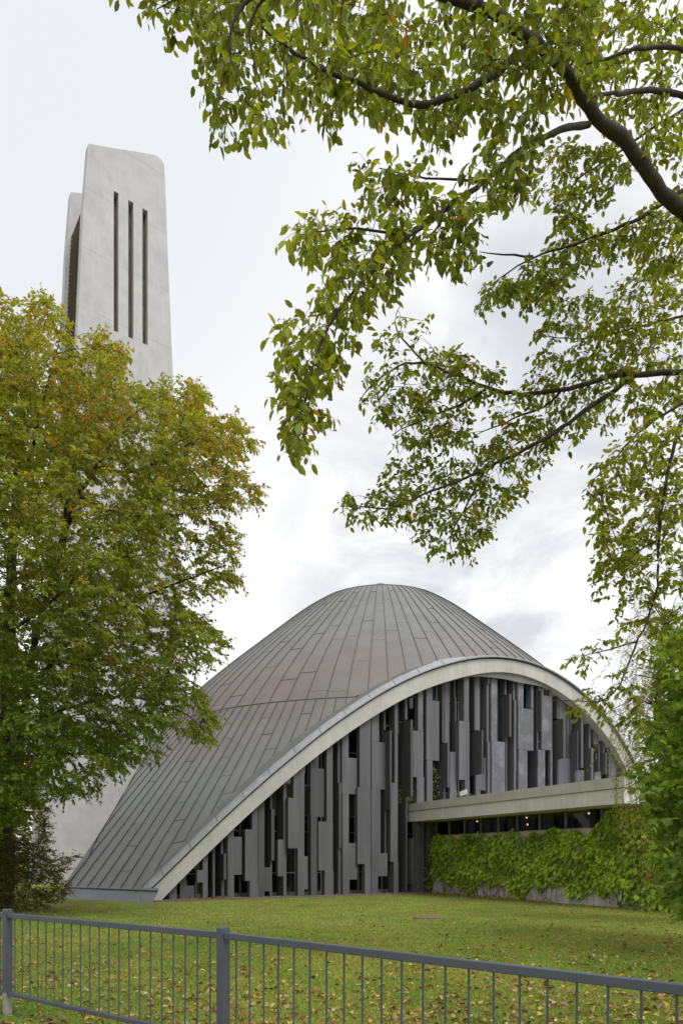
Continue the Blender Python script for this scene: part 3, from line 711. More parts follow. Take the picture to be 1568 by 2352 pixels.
# downpipe
pp_ = 10.45
pts = [W(UW+.1, pp_+.25, 3.27), W(UW+.02, pp_+.2, 3.1), W(UW-.05, pp_+.02, 2.85), W(UW-.14, pp_, 2.6)]+[W(UW-.14, pp_, h) for h in np.linspace(2.4, .35, 8)]+[W(UW-.17, pp_, .22), W(UW-.30, pp_, .12)]
mb = MB(); mb.tube(np.array(pts), .05, 12); 
for h in (2.3, 1.2, .5): mb.tube([W(UW-.14, pp_, h), W(UW-.14, pp_, h+.05)], .06, 12)
mb.build('downpipe', M['pipe'], annex, smooth=True)

# floodlight on the roof edge
q = (UE+.18, 3.24)
fld = empty('floodlight', W(q[0], q[1], 4.09)); tag(fld, 'small white floodlight on the annex roof edge', 'floodlight')
b0 = W(q[0], q[1], 4.095); mb = MB(); mb.box(b0+[-.16, -.06, .03], [.26, -.08, .10], [.04, .12, .03], [-.04, -.06, .17]); mb.build('lamp_head', M['white'], fld)
mb = MB(); mb.tube([b0+[-.02, 0, -.02], b0+[-.02, 0, .09]], .02, 6); mb.tube([b0+[-.2, 0, -.0], b0+[.16, 0, -.0]], .015, 6); mb.build('bracket', M['rail'], fld)

# ------------------------------------------------------------------ bell tower
Z0 = 44.0; TT = np.array([.8, .6]); TN = np.array([.6, -.8])   # along / outwards of the front slab
TP0 = np.array([-.3705*Z0, Z0])
def TW(a, d, h): xy = TP0+TT*a-TN*d; return np.array([xy[0], xy[1], h])
def t_read(x, y):                             # display reading -> (a,h) on the front face
    k = (x-784)/F; a = (k*TP0[1]-TP0[0])/(TT[0]-k*TT[1]); Z = TP0[1]+TT[1]*a; return a, EYE+(YH-y)/F*Z
tower = empty('bell_tower', (*(TP0+TT*2.5), 0)); tag(tower, 'tall pale concrete bell tower of two tapering slabs with louvres and three slits', 'tower')
prof = [t_read(x, y) for x, y in ((119, 1800), (180, 720), (191, 480), (203, 329), (270, 341), (340, 352))]
for k in range(1, 8):
    an = k/7*PI/2
    prof.append(t_read(342+36*math.sin(an), 353+34*(1-math.cos(an))))
prof += [t_read(x, y) for x, y in ((386, 600), (397, 860), (412, 1250), (427, 1600))]
prof = np.array(prof)
def ext(p0, p1, h): return p0[0]+(p1[0]-p0[0])*(h-p0[1])/(p1[1]-p0[1])
prof = np.vstack([[ext(prof[0], prof[1], 0), 0], prof, [ext(prof[-1], prof[-2], 0), 0]])
sl_x = [((261, 437), (271.5, 443), (261.5, 759), (272.5, 764)), ((294, 458), (306, 465), (295.5, 774), (306.8, 779)), ((326.5, 477), (338.8, 484), (327.8, 788), (339.5, 793))]
slits = []
for q in sl_x:
    A_ = [t_read(*p_) for p_ in q]; a0 = (A_[0][0]+A_[2][0])/2; a1 = (A_[1][0]+A_[3][0])/2
    slits.append((a0, a1, (A_[2][1]+A_[3][1])/2, (A_[0][1]+A_[1][1])/2))
# front slab cut into vertical strips so that the slits are real openings
def slab(name, d0, d1, holes, da=0.0, dh=0.0, m='tower'):
    mb = MB(); pr = prof+[da, 0]
    i0 = int(np.argmax(pr[:, 1])); n = len(pr)
    left = pr[:i0+1]; right = pr[i0:]
    def topz(a): return float(np.interp(a, right[:, 0], right[:, 1]))
    avals = sorted(set([round(x_, 4) for x_ in list(pr[:, 0])+[h_[0]+da for h_ in holes]+[h_[1]+da for h_ in holes]]))
    def lim(a):                               # vertical extent of the slab at a
        lo = 0.0
        hi = topz(a) if a >= left[-1, 0] else float(np.interp(a, left[:, 0], left[:, 1]))
        if a > right[-1, 0]-1e-6: return 0, 0
        return 0.0, hi
    for a, b_ in zip(avals[:-1], avals[1:]):
        la, ha = lim(a); lb, hb = lim(b_)
        cuts = [(0, 0, ha, hb)]
        for h_ in holes:
            if a >= h_[0]+da-1e-3 and b_ <= h_[1]+da+1e-3: cuts = [(0, 0, h_[2], h_[2]), (h_[3], h_[3], ha, hb)]
        for (za, zb, ya, yb) in cuts:
            v = [TW(a, d0, za), TW(b_, d0, zb), TW(b_, d0, yb), TW(a, d0, ya), TW(a, d1, za), TW(b_, d1, zb), TW(b_, d1, yb), TW(a, d1, ya)]
            f = [[0, 1, 2, 3], [4, 7, 6, 5], [3, 2, 6, 7], [0, 4, 5, 1]]
            if len(cuts) == 2 or a == avals[0] or b_ == avals[-1] or True:
                pass
            mb.add(v, f)
    for h_ in holes:                          # reveals
        for aa in (h_[0]+da, h_[1]+da): mb.add([TW(aa, d0, h_[2]), TW(aa, d1, h_[2]), TW(aa, d1, h_[3]), TW(aa, d0, h_[3])], [[0, 1, 2, 3]])
    return mb.build(name, M[m], tower)
slab('front_slab', 0, .62, slits)
GAP = 4.6
slab('rear_slab', GAP-.62, GAP, [])
for a0, a1, h0, h1 in slits:
    mb = MB(); v = [TW(a0-.1, .45, h0-.1), TW(a1+.1, .45, h0-.1), TW(a1+.1, .45, h1+.1), TW(a0-.1, .45, h1+.1)]
    mb.prism(v, [q-np.array([TN[0], TN[1], 0])*.1 for q in v]); mb.build('slit_panel', M['slit'], tower)
# core between slabs and louvres on the left end
def tleft(h): return float(np.interp(h, prof[:5, 1], prof[:5, 0]))
def tright(h):
    rp_ = prof[::-1]; return float(np.interp(h, rp_[:7, 1], rp_[:7, 0]))
mb = MB(); hs = [0, 12, 24, 36, 43.5]
for h0, h1 in zip(hs[:-1], hs[1:]):
    a = [TW(tleft(h0)+1.0, .62, h0), TW(tright(h0)-.8, .62, h0), TW(tright(h0)-.8, GAP-.62, h0), TW(tleft(h0)+1.0, GAP-.62, h0)]
    b_ = [TW(tleft(h1)+1.0, .62, h1), TW(tright(h1)-.8, .62, h1), TW(tright(h1)-.8, GAP-.62, h1), TW(tleft(h1)+1.0, GAP-.62, h1)]
    mb.prism(a, b_)
mb.build('core', M['dark'], tower)
for k in range(30):
    h = 44.5-k*.31
    al = tleft(h)+.25; mb = MB()
    mb.box(TW(al, .63, h), np.array([*(-TN*(GAP-1.26)), 0]), [*(TT*.30), .13], [*(TT*-.01), .04]); mb.build('louvre', M['wood'], tower)
mb = MB(); al = tleft(20)+.5
mb.box(TW(al, .63, 6.9), np.array([*(-TN*(GAP-1.26)), 0]), [*(TT*.2), 0], [0, 0, 19]); mb.build('end_wall', M['tower'], tower)
al = tleft(3)
mb = MB(); mb.box(TW(al+.35, .64, 0), np.array([*(-TN*1.5), 0]), [*(TT*.1), 0], [0, 0, 5.2]); dpo = mb.build('door', M['white'], tower)
mb = MB(); mb.box(TW(al+.35, 2.15, 0), np.array([*(-TN*1.8), 0]), [*(TT*.15), 0], [0, 0, 6.9]); mb.build('end_wall', M['conc'], tower)
mb = MB(); mb.box(TW(al+.4, .64, 5.25), np.array([*(-TN*1.5), 0]), [*(TT*.1), 0], [0, 0, 1.5]); mb.build('window', M['glass'], tower)
mb = MB(); mb.box(TW(al+.1, .63, 6.75), np.array([*(-TN*3.3), 0]), [*(TT*.5), 0], [0, 0, .14]); mb.box(TW(al+.28, .62, 0), np.array([*(-TN*.10), 0]), [*(TT*.1), 0], [0, 0, 6.74]); mb.build('door_frame', M['frame'], tower)

# ------------------------------------------------------------------ railing
rail = empty('metal_railing', (-.887, 5.13, 0)); tag(rail, 'dark grey metal railing with thin upright bars along the lawn edge', 'railing')
posts = [np.array([-3.39, 6.93]), np.array([-.889, 5.13]), np.array([1.60, 2.93])]
d0 = (posts[0]-posts[1]); pre = posts[0]+d0
posts = [pre]+posts
HT = 1.045
def rbox(name, a, b_, w_, z0, z1, m='rail', ext_=0.0):
    d = (b_-a)/np.linalg.norm(b_-a); n_ = np.array([-d[1], d[0]]); a = a-d*ext_; b2 = b_+d*ext_; mb = MB()
    o = np.array([*(a-n_*w_/2), z0]); bv = .004
    # chamfered section
    L_ = np.array([*(b2-a), 0]); nn = np.array([*n_, 0]); up = np.array([0, 0, 1.])
    sec = [(bv, 0), (w_-bv, 0), (w_, bv), (w_, z1-z0-bv), (w_-bv, z1-z0), (bv, z1-z0), (0, z1-z0-bv), (0, bv)]
    A_ = [o+nn*x_+up*y_ for x_, y_ in sec]; mb.prism(A_, [q+L_ for q in A_]); return mb.build(name, M[m], rail)
for k, p_ in enumerate(posts):
    mb = MB(); w_ = .070; zb = .24
    dd = posts[min(k+1, 3)]-posts[min(k+1, 3)-1]; dd = dd/np.linalg.norm(dd); nn = np.array([-dd[1], dd[0]])
    def sq(hw, z): return [np.array([*(p_+dd*hw*a+nn*hw*b_), z]) for a, b_ in ((-1, -1), (1, -1), (1, 1), (-1, 1))]
    mb.prism(sq(w_/2, zb), sq(w_/2, HT+.03)); mb.prism(sq(w_/2+.001, HT+.03), sq(w_/2-.006, HT+.04))
    po = mb.build('post', M['rail'], rail)
    mb = MB(); mb.prism(sq(w_/2-.003, -.05), sq(w_/2-.003, zb)); mb.build('post_foot', M['zincpost'], po)
for k in range(3):
    a, b_ = posts[k], posts[k+1]; d = (b_-a)/np.linalg.norm(b_-a); A_ = a+d*.05; B_ = b_-d*.05
    rbox('top_rail', A_, B_, .042, HT-.05, HT)
    rbox('bottom_rail', A_, B_, .036, .205, .245)
    for e0, e1 in ((a+d*.037, A_+d*.03), (B_-d*.03, b_-d*.037)):
        for z0, z1 in ((HT-.05, HT-.006), (.208, .242)): rbox('bracket', e0, e1, .048, z0, z1)
    n_ = 21; Ls = np.linalg.norm(b_-a)
    for j in range(n_):
        q = a+(b_-a)*((j+1)/(n_+1)); mb = MB()
        mb.tube([[q[0], q[1], .244], [q[0], q[1], HT-.054]], .0065, 8, cap=False); mb.build('bar', M['rail'], rail, smooth=True)
mb = MB()
for _ in range(34):
    k = random.choice((1, 2, 2)); a, b_ = posts[k], posts[k+1]; d = (b_-a)/np.linalg.norm(b_-a); nn = np.array([d[1], -d[0]]); f_ = random.uniform(.03, .97)
    q = a+(b_-a)*f_+nn*(.0212); z = HT-random.choice((.004, .05, .052, .045)); s2 = random.uniform(.003, .008)
    mb = MB(); mb.add([[*q, z], [*(q+d*s2), z+s2*.1], [*(q+d*s2*.8), z+s2*.5], [*(q+d*.1*s2), z+s2*.45]], [[0, 1, 2, 3]]); mb.build('paint_chip', M['chip'], rail)
# path strip outside the railing
pm = MB(); a, b_ = posts[0]+d0*.5, posts[3]; d = (b_-a)/np.linalg.norm(b_-a); nn = np.array([d[1], -d[0]])
if nn[1] > 0: nn = -nn
A_ = a-d*20+nn*.03; B_ = posts[2]+(posts[2]-posts[1])*3+nn*.03
pm.box([*A_, -.02], [*(B_-A_), 0], [*(nn*2.2), 0], [0, 0, .026]); tag(pm.build('footpath', M['path']), kind='structure')

# lawn furniture
cv_ = empty('drain_cover', P(978, 2109, 18.2)*[1, 1, 0]+[0, 0, 0]); tag(cv_, 'flat brown drain cover set in the lawn', 'drain cover')
q = np.array([*P(978, 2109, 18.2)[:2], 0]); mb = MB(); mb.tube([q+[0, 0, -.01], q+[0, 0, .03]], .40, 24); mb.build('rim', M['cover'], cv_)
mb = MB(); mb.tube([q+[0, 0, .0], q+[0, 0, .036]], .33, 24); mb.build('lid', M['gravel'], cv_)
q = np.array([*P(317, 2075, 24.6)[:2], 0]); mb = MB(); mb.tube([q, q+[0, 0, .30], q+[.03, 0, .38], q+[.10, 0, .41], q+[.15, 0, .38]], .018, 8)
tag(mb.build('vent_pipe', M['zincpost'], smooth=True), 'small bent steel pipe beside the foot of the concrete arch', 'pipe')

# ------------------------------------------------------------------ foliage tools
def inpoly(px, py, poly):
    poly = np.asarray(poly, float); x1, y1 = poly[:, 0], poly[:, 1]; x2, y2 = np.roll(x1, -1), np.roll(y1, -1)
    c = np.zeros(len(px), bool)
    for a, b_, c_, d in zip(x1, y1, x2, y2):
        m_ = ((b_ > py) != (d > py)) & (px < (c_-a)*(py-b_)/(d-b_+1e-9)+a); c ^= m_
    return c
def vnoise(p, s, seed=0):
    r_ = np.random.default_rng(seed); out_ = 0
    for k in range(5):
        d = r_.normal(size=3); d /= np.linalg.norm(d); out_ = out_+np.sin((p@d)*s*(1+.35*k)+r_.uniform(0, 6))
    return out_/5
def grow(mb, nodes, targets, r0=.004, r1=.010, sides=4, anchor=None, bend=.12, maxseg=4):
    """join every target to the nearest existing wood with a thin twig; returns twig direction at each target"""
    nodes = list(map(np.asarray, nodes)); Nn = np.array(nodes); dirs = np.zeros_like(targets)
    order = np.argsort(np.min(np.linalg.norm(targets[:, None]-Nn[None, ::max(1, len(Nn)//300)], axis=2), axis=1)) if len(targets) < 6000 else np.arange(len(targets))
    buf = np.zeros((len(Nn)+len(targets)*3, 3)); buf[:len(Nn)] = Nn; cnt = len(Nn)
    for i in order:
        t_ = targets[i]; d = buf[:cnt]-t_; dist = np.einsum('ij,ij->i', d, d); j = dist.argmin(); s0 = buf[j]; Ld = math.sqrt(dist[j])
        if Ld < 1e-3: dirs[i] = (0, 0, -1); continue
        mid = (s0+t_)/2+rng.normal(0, bend*Ld, 3)+np.array([0, 0, bend*Ld*.6])
        k = np.linspace(0, 1, maxseg)[:, None]; pts = (1-k)**2*s0+2*k*(1-k)*mid+k*k*t_
        mb.tube(pts, np.linspace(min(r1, r0+Ld*.008), r0, maxseg), sides, cap=False)
        buf[cnt] = t_; buf[cnt+1] = pts[1]; buf[cnt+2] = pts[2]; cnt += 3
        v = t_-mid; dirs[i] = v/(np.linalg.norm(v)+1e-9)
    return dirs
def sprays(wood, leaf, cen, dirs, Ls, nl, leaflen, tmpl, colfn, droop=.35, twig=True, wr=.5, flat=.6, twr=.0025, hang=.6, mati=0):
    """each spray: three side shoots with alternate leaves"""
    n = len(cen); P_, A_, N_, Cc, LL = [], [], [], [], []
    up = np.array([0, 0, 1.])
    for sidek in (-1, 0, 1):
        side = np.cross(dirs, up); side /= np.linalg.norm(side, axis=1)[:, None]+1e-9
        d = dirs*(.8 if sidek else 1.)+side*sidek*rng.uniform(.5, 1.1, (n, 1))+up*rng.normal(0, .22, (n, 1)); d[:, 2] -= droop*.5
        d /= np.linalg.norm(d, axis=1)[:, None]
        Lk = Ls*rng.uniform(.6, 1.1, n)*(1. if sidek == 0 else .75)
        s2 = np.cross(d, up+rng.normal(0, .3, (n, 3))); s2 /= np.linalg.norm(s2, axis=1)[:, None]+1e-9
        if twig:
            for i in range(n):
                k = np.linspace(0, 1, 3)[:, None]; pts = cen[i]+d[i]*Lk[i]*k+np.array([0, 0, -1])*(k**2)*Lk[i]*droop*.5
                wood.tube(pts, [twr*1.4, twr, twr*.6], 3, cap=False)
        m_ = max(2, int(nl/3))
        for j in range(m_):
            f_ = (j+.6)/m_; pos = cen+d*(Lk*f_)[:, None]+np.array([0, 0, -1.])*(f_**2*Lk*droop*.5)[:, None]
            sg = 1 if (j % 2) else -1
            ax = d*.55+s2*sg*rng.uniform(.5, 1.0, (n, 1))+np.array([0, 0, -1.])*rng.uniform(0, 2*hang, (n, 1))+rng.normal(0, .25, (n, 3))
            nr = up*flat+rng.normal(0, .45, (n, 3))+dirs*.2
            pos = pos+rng.normal(0, .012, (n, 3))
            P_.append(pos); A_.append(ax); N_.append(nr); LL.append(leaflen*rng.uniform(.5, 1.25, n))
    P_ = np.concatenate(P_); A_ = np.concatenate(A_); N_ = np.concatenate(N_); LL = np.concatenate(LL)
    leaf_cloud(leaf, P_, A_, N_, LL, LL*wr*rng.uniform(.8, 1.15, len(LL)), *tmpl, colfn(P_), mati)
    return len(P_)
def sample_region(poly, zf, n, minx=None, gap=None, gseed=1, gthr=-.2, gs=1.0):
    poly = np.asarray(poly, float); x0, y0 = poly.min(0); x1, y1 = poly.max(0); res = []
    tot = 0
    while tot < n:
        x = rng.uniform(x0, x1, n*3); y = rng.uniform(y0, y1, n*3); m_ = inpoly(x, y, poly); x, y = x[m_], y[m_]
        Z = zf(x, y, rng.random(len(x))); p = np.stack([(x-784)/F*Z, Z, EYE+(YH-y)/F*Z], -1)
        if gap is not None: p = p[vnoise(p, gs, gseed)+rng.normal(0, .12, len(p)) > gthr]
        res.append(p); tot += len(p)
    return np.concatenate(res)[:n]

# ------------------------------------------------------------------ overhanging tree
ov = empty('overhanging_tree', (6.6, 8.6, 0)); tag(ov, 'tree reaching in from the right with dark limbs and drooping serrated green leaves', 'tree')
limbs = [
 ([(1700, 640, 8.0), (1568, 480, 7.7), (1535, 462, 7.6), (1490, 400, 7.5), (1440, 325, 7.3), (1400, 292, 7.2), (1362, 272, 7.1), (1340, 225, 7.0), (1312, 172, 6.9), (1272, 130, 6.7), (1218, 90, 6.5), (1150, 35, 6.3), (1080, 5, 6.1), (1000, -18, 6.0), (880, -50, 5.9), (740, -60, 5.9)], .095, .032),
 ([(1227, 112, 6.6), (1193, 118, 6.5), (1164, 143, 6.4), (1142, 169, 6.4), (1092, 202, 6.3), (1020, 219, 6.3), (978, 249, 6.2), (906, 226, 6.2), (857, 209, 6.1), (785, 169, 6.1), (730, 156, 6.1), (684, 126, 6.0), (640, 95, 6), (600, 60, 6)], .048, .01),
 ([(740, -60, 5.9), (640, -40, 5.8), (540, 0, 5.8), (532, 63, 5.8), (523, 110, 5.8), (513, 139, 5.8), (536, 164, 5.8), (557, 194, 5.8)], .025, .007),
 ([(640, -40, 5.8), (582, 0, 5.9), (561, 72, 5.9), (590, 150, 5.9), (610, 230, 5.9)], .015, .005),
 ([(640, -40, 5.8), (500, -30, 5.7), (400, -5, 5.7), (360, 20, 5.7)], .014, .005),
 ([(1353, 285, 7.1), (1320, 287, 7.0), (1286, 299, 6.9), (1244, 312, 6.8), (1197, 342, 6.7), (1160, 375, 6.6), (1109, 418, 6.5), (1071, 447, 6.4), (1020, 481, 6.3), (974, 515, 6.2), (932, 544, 6.1), (906, 578, 6.1), (869, 612, 6.0), (827, 641, 6.0), (789, 692, 5.9), (761, 733, 5.9), (740, 780, 5.9), (719, 839, 5.8), (702, 906, 5.8), (686, 982, 5.8)], .04, .006),
 ([(1109, 418, 6.5), (1060, 400, 6.4), (1000, 420, 6.4), (930, 400, 6.3), (870, 385, 6.3)], .012, .005),
 ([(932, 544, 6.1), (880, 530, 6.1), (800, 520, 6.1), (720, 530, 6.1), (670, 545, 6.1)], .012, .005),
 ([(1585, 425, 8.2), (1556, 443, 8.1), (1522, 466, 8.1), (1497, 485, 8.1), (1451, 512, 8.1), (1400, 529, 8.1), (1349, 548, 8.2), (1311, 565, 8.2), (1269, 574, 8.2), (1223, 588, 8.3), (1193, 603, 8.3), (1130, 654, 8.3)], .035, .006),
 ([(1223, 588, 8.3), (1202, 590, 8.2), (1160, 580, 8.2), (1100, 578, 8.2)], .016, .005),
 ([(1720, 160, 7.6), (1568, 112, 7.3), (1518, 101, 7.2), (1476, 108, 7.1), (1417, 127, 7.0), (1330, 150, 6.9)], .04, .012),
 ([(1720, 300, 8.2), (1568, 219, 8.0), (1514, 205, 7.8), (1455, 209, 7.6), (1391, 215, 7.2), (1345, 222, 7.0)], .04, .018),
 ([(1568, 250, 9.2), (1500, 290, 9.1), (1430, 345, 9.1), (1370, 380, 9.2), (1320, 410, 9.2), (1290, 480, 9.2), (1310, 560, 9.3), (1290, 640, 9.3)], .022, .006),
 ([(1740, 800, 9.0), (1568, 856, 8.9), (1531, 856, 8.9), (1434, 860, 8.9), (1387, 864, 9.0), (1341, 887, 9.0), (1269, 898, 9.1), (1185, 909, 9.2), (1126, 892, 9.2), (1075, 873, 9.3), (1016, 849, 9.3), (970, 830, 9.4), (932, 828, 9.4), (906, 847, 9.4), (884, 860, 9.4), (846, 885, 9.4), (825, 923, 9.4)], .06, .007),
 ([(972, 830, 9.4), (951, 805, 9.4), (922, 780, 9.4), (892, 742, 9.4), (920, 700, 9.4)], .016, .005),
 ([(1116, 893, 9.2), (1078, 919, 9.2), (1036, 940, 9.2), (985, 957, 9.2), (943, 974, 9.2), (900, 1000, 9.2)], .022, .006),
 ([(1451, 870, 8.9), (1396, 906, 8.9), (1349, 940, 8.9), (1294, 978, 8.9), (1244, 1012, 8.9), (1202, 1033, 8.9), (1143, 1062, 8.9), (1117, 1071, 8.9), (1075, 1096, 8.9), (1025, 1117, 8.9), (961, 1138, 8.9), (906, 1168, 8.9), (863, 1174, 8.9), (825, 1159, 8.9), (783, 1151, 8.9)], .04, .006),
 ([(1117, 1071, 8.9), (1092, 1122, 8.9), (1079, 1151, 8.9), (1054, 1193, 8.9), (1029, 1231, 8.9), (1020, 1261, 8.9), (1045, 1285, 8.9)], .018, .005),
 ([(1286, 900, 9.1), (1257, 940, 9.2), (1202, 949, 9.3), (1138, 982, 9.4), (1090, 1000, 9.4)], .02, .006),
 ([(1740, 900, 8.9), (1600, 910, 8.8), (1539, 940, 8.7), (1489, 970, 8.7), (1451, 1012, 8.7), (1413, 1046, 8.7), (1391, 1084, 8.7), (1353, 1109, 8.7)], .035, .006),
 ([(1391, 1084, 8.7), (1370, 1140, 8.7), (1400, 1200, 8.7), (1420, 1250, 8.7)], .012, .005),
 ([(1600, 910, 8.8), (1568, 961, 8.6), (1552, 1003, 8.5), (1543, 1041, 8.5), (1531, 1100, 8.5), (1520, 1160, 8.4), (1512, 1223, 8.4), (1512, 1320, 8.4), (1502, 1393, 8.3), (1472, 1454, 8.3), (1449, 1511, 8.3), (1426, 1569, 8.3), (1418, 1599, 8.3), (1372, 1618, 8.3), (1315, 1607, 8.3), (1262, 1610, 8.3)], .036, .005),
 ([(1464, 1473, 8.3), (1411, 1492, 8.3), (1340, 1506, 8.3)], .012, .005),
 ([(1512, 1240, 8.4), (1450, 1270, 8.4), (1400, 1330, 8.4), (1350, 1345, 8.4)], .012, .005),
 ([(1740, 700, 9.6), (1600, 720, 9.6), (1500, 740, 9.6), (1400, 770, 9.6), (1300, 780, 9.6), (1240, 770, 9.6)], .03, .006),
]
wood = MB(); tr = [(6.6, 8.6, -.1), (6.55, 8.55, 2.0), (6.5, 8.5, 4.2), (6.35, 8.3, 6.4), (6.3, 8.1, 8.3), (6.2, 8.0, 10.5)]
wood.tube(np.array(tr), [.34, .28, .25, .22, .18, .12], 14)
nodes = []
def resamp(pts, step=.12):
    d = np.r_[0, np.cumsum(np.linalg.norm(np.diff(pts, axis=0), axis=1))]; n = max(4, int(d[-1]/step)); t_ = np.linspace(0, d[-1], n)
    Q = np.stack([np.interp(t_, d, pts[:, k]) for k in range(3)], 1)
    for _ in range(3): Q[1:-1] = (Q[:-2]+2*Q[1:-1]+Q[2:])/4
    return Q
trn = np.array(tr)
for li, (pl, r0, r1) in enumerate(limbs):
    pts = np.array([P(*p_) for p_ in pl]); Q = resamp(pts)
    Q[1:-1] += rng.normal(0, .006, Q[1:-1].shape)
    if pl[0][0] > 1560:                       # run back to the trunk
        j = np.argmin(np.linalg.norm(trn-Q[0], axis=1)); j = max(2, j); k = np.linspace(0, 1, 6)[:-1, None]
        Q = np.concatenate([trn[j]*(1-k)+Q[0]*k, Q])
    n = len(Q); r0, r1 = r0*.68, r1*.75; rad = r0*(1-np.linspace(0, 1, n))**.8+r1; wood.tube(Q, rad*(1+rng.normal(0, .05, n)), 9)
    nodes += list(Q[::2])
def zc(z0, z1): return lambda x, y, r: z0+(z1-z0)*r
gl_ = np.array([.105, .14, .022])
def ovcol(p):
    n = len(p); c = np.array([.175, .225, .03])*rng.uniform(.5, 1.5, (n, 1))*np.array([1, 1, 1])+rng.normal(0, .006, (n, 3))
    yv = vnoise(p, 1.2, 5)[:, None]; c = c*(1+.25*yv)+np.array([.05, .03, 0])*np.clip(yv, 0, 1)
    orange = vnoise(p, 5.5, 9)+rng.normal(0, .10, n) > .74
    c[orange] = np.array([.42, .25, .04])*rng.uniform(.7, 1.2, (orange.sum(), 1))
    return np.clip(c, .008, 1)
regs = [
 ([(285, -10), (345, 25), (400, 70), (430, 100), (470, 85), (480, 125), (440, 190), (450, 225), (500, 270), (530, 320), (560, 315), (615, 312), (635, 250), (700, 230), (750, 275), (790, 245), (830, 262), (880, 285), (920, 235), (960, 240), (945, 320), (985, 350), (1045, 300), (1060, 255), (1110, 265), (1210, 290), (1240, 290), (1270, 230), (1350, 260), (1350, -60), (300, -60)], zc(5.9, 7.6), 620, .50),
 ([(1350, -60), (1590, -60), (1590, 470), (1520, 400), (1470, 340), (1400, 270), (1340, 230), (1300, 120)], zc(7.3, 9.0), 200, .3),
 ([(835, 375), (960, 400), (1000, 470), (1100, 355), (1160, 335), (1240, 305), (1230, 350), (1200, 420), (1150, 460), (1070, 480), (1100, 560), (1080, 610), (1000, 610), (960, 575), (900, 650), (840, 700), (800, 760), (745, 890), (750, 950), (685, 1025), (650, 950), (625, 880), (650, 780), (660, 705), (745, 690), (765, 620), (665, 575), (670, 545), (695, 500), (830, 500), (850, 450)], zc(5.7, 6.5), 300, .05),
 ([(1250, 340), (1400, 330), (1450, 400), (1400, 450), (1340, 480), (1330, 560), (1300, 620), (1260, 690), (1200, 690), (1110, 670), (1160, 640), (1280, 590), (1280, 480), (1240, 430)], zc(8.6, 9.6), 190, .1),
 ([(1090, 690), (1130, 655), (1250, 575), (1340, 545), (1480, 485), (1590, 470), (1590, 600), (1480, 620), (1450, 570), (1350, 590), (1290, 680), (1230, 700), (1150, 690)], zc(7.9, 8.9), 170, .0),
 ([(1225, 730), (1290, 690), (1370, 670), (1450, 630), (1590, 600), (1590, 950), (1500, 950), (1440, 940), (1370, 985), (1290, 1000), (1200, 1100), (1110, 1230), (1060, 1285), (990, 1260), (940, 1190), (850, 1205), (775, 1160), (775, 1140), (850, 1125), (890, 1085), (905, 1060), (960, 1060), (880, 1010), (880, 960), (795, 935), (815, 880), (860, 830), (880, 760), (920, 700), (1000, 750), (1050, 800), (1110, 835), (1180, 870), (1250, 860), (1240, 790)], zc(8.7, 10.2), 950, .25),
 ([(1590, 940), (1480, 960), (1400, 1045), (1335, 1055), (1350, 1110), (1380, 1200), (1375, 1300), (1350, 1345), (1420, 1395), (1460, 1380), (1420, 1440), (1325, 1500), (1340, 1530), (1400, 1500), (1440, 1500), (1370, 1580), (1265, 1607), (1350, 1650), (1400, 1640), (1470, 1680), (1480, 1560), (1590, 1480)], zc(8.1, 9.0), 430, .1),
]
leaf = MB()
for poly, zf, n_, dens in regs:
    T_ = sample_region(poly, zf, int(n_*.74), gap=True, gseed=len(poly), gthr=-.45 if n_ == 300 else -.20, gs=2.7)
    dr = grow(wood, nodes, T_, .0022, .007, 4)
    nodes += list(T_)
    sprays(wood, leaf, T_, dr*[1, 1, .6]+rng.normal(0, .25, T_.shape), .21, 13, .102 if zf(0, 0, 0) < 7.9 else .092, T6, ovcol, droop=.4, twr=.0018, hang=.75 if zf(0, 0, 0) < 7.2 else .45, wr=.55)
wood.build('trunk', M['bark'], ov, smooth=True); leaf.build('crown', M['leaf'], ov)

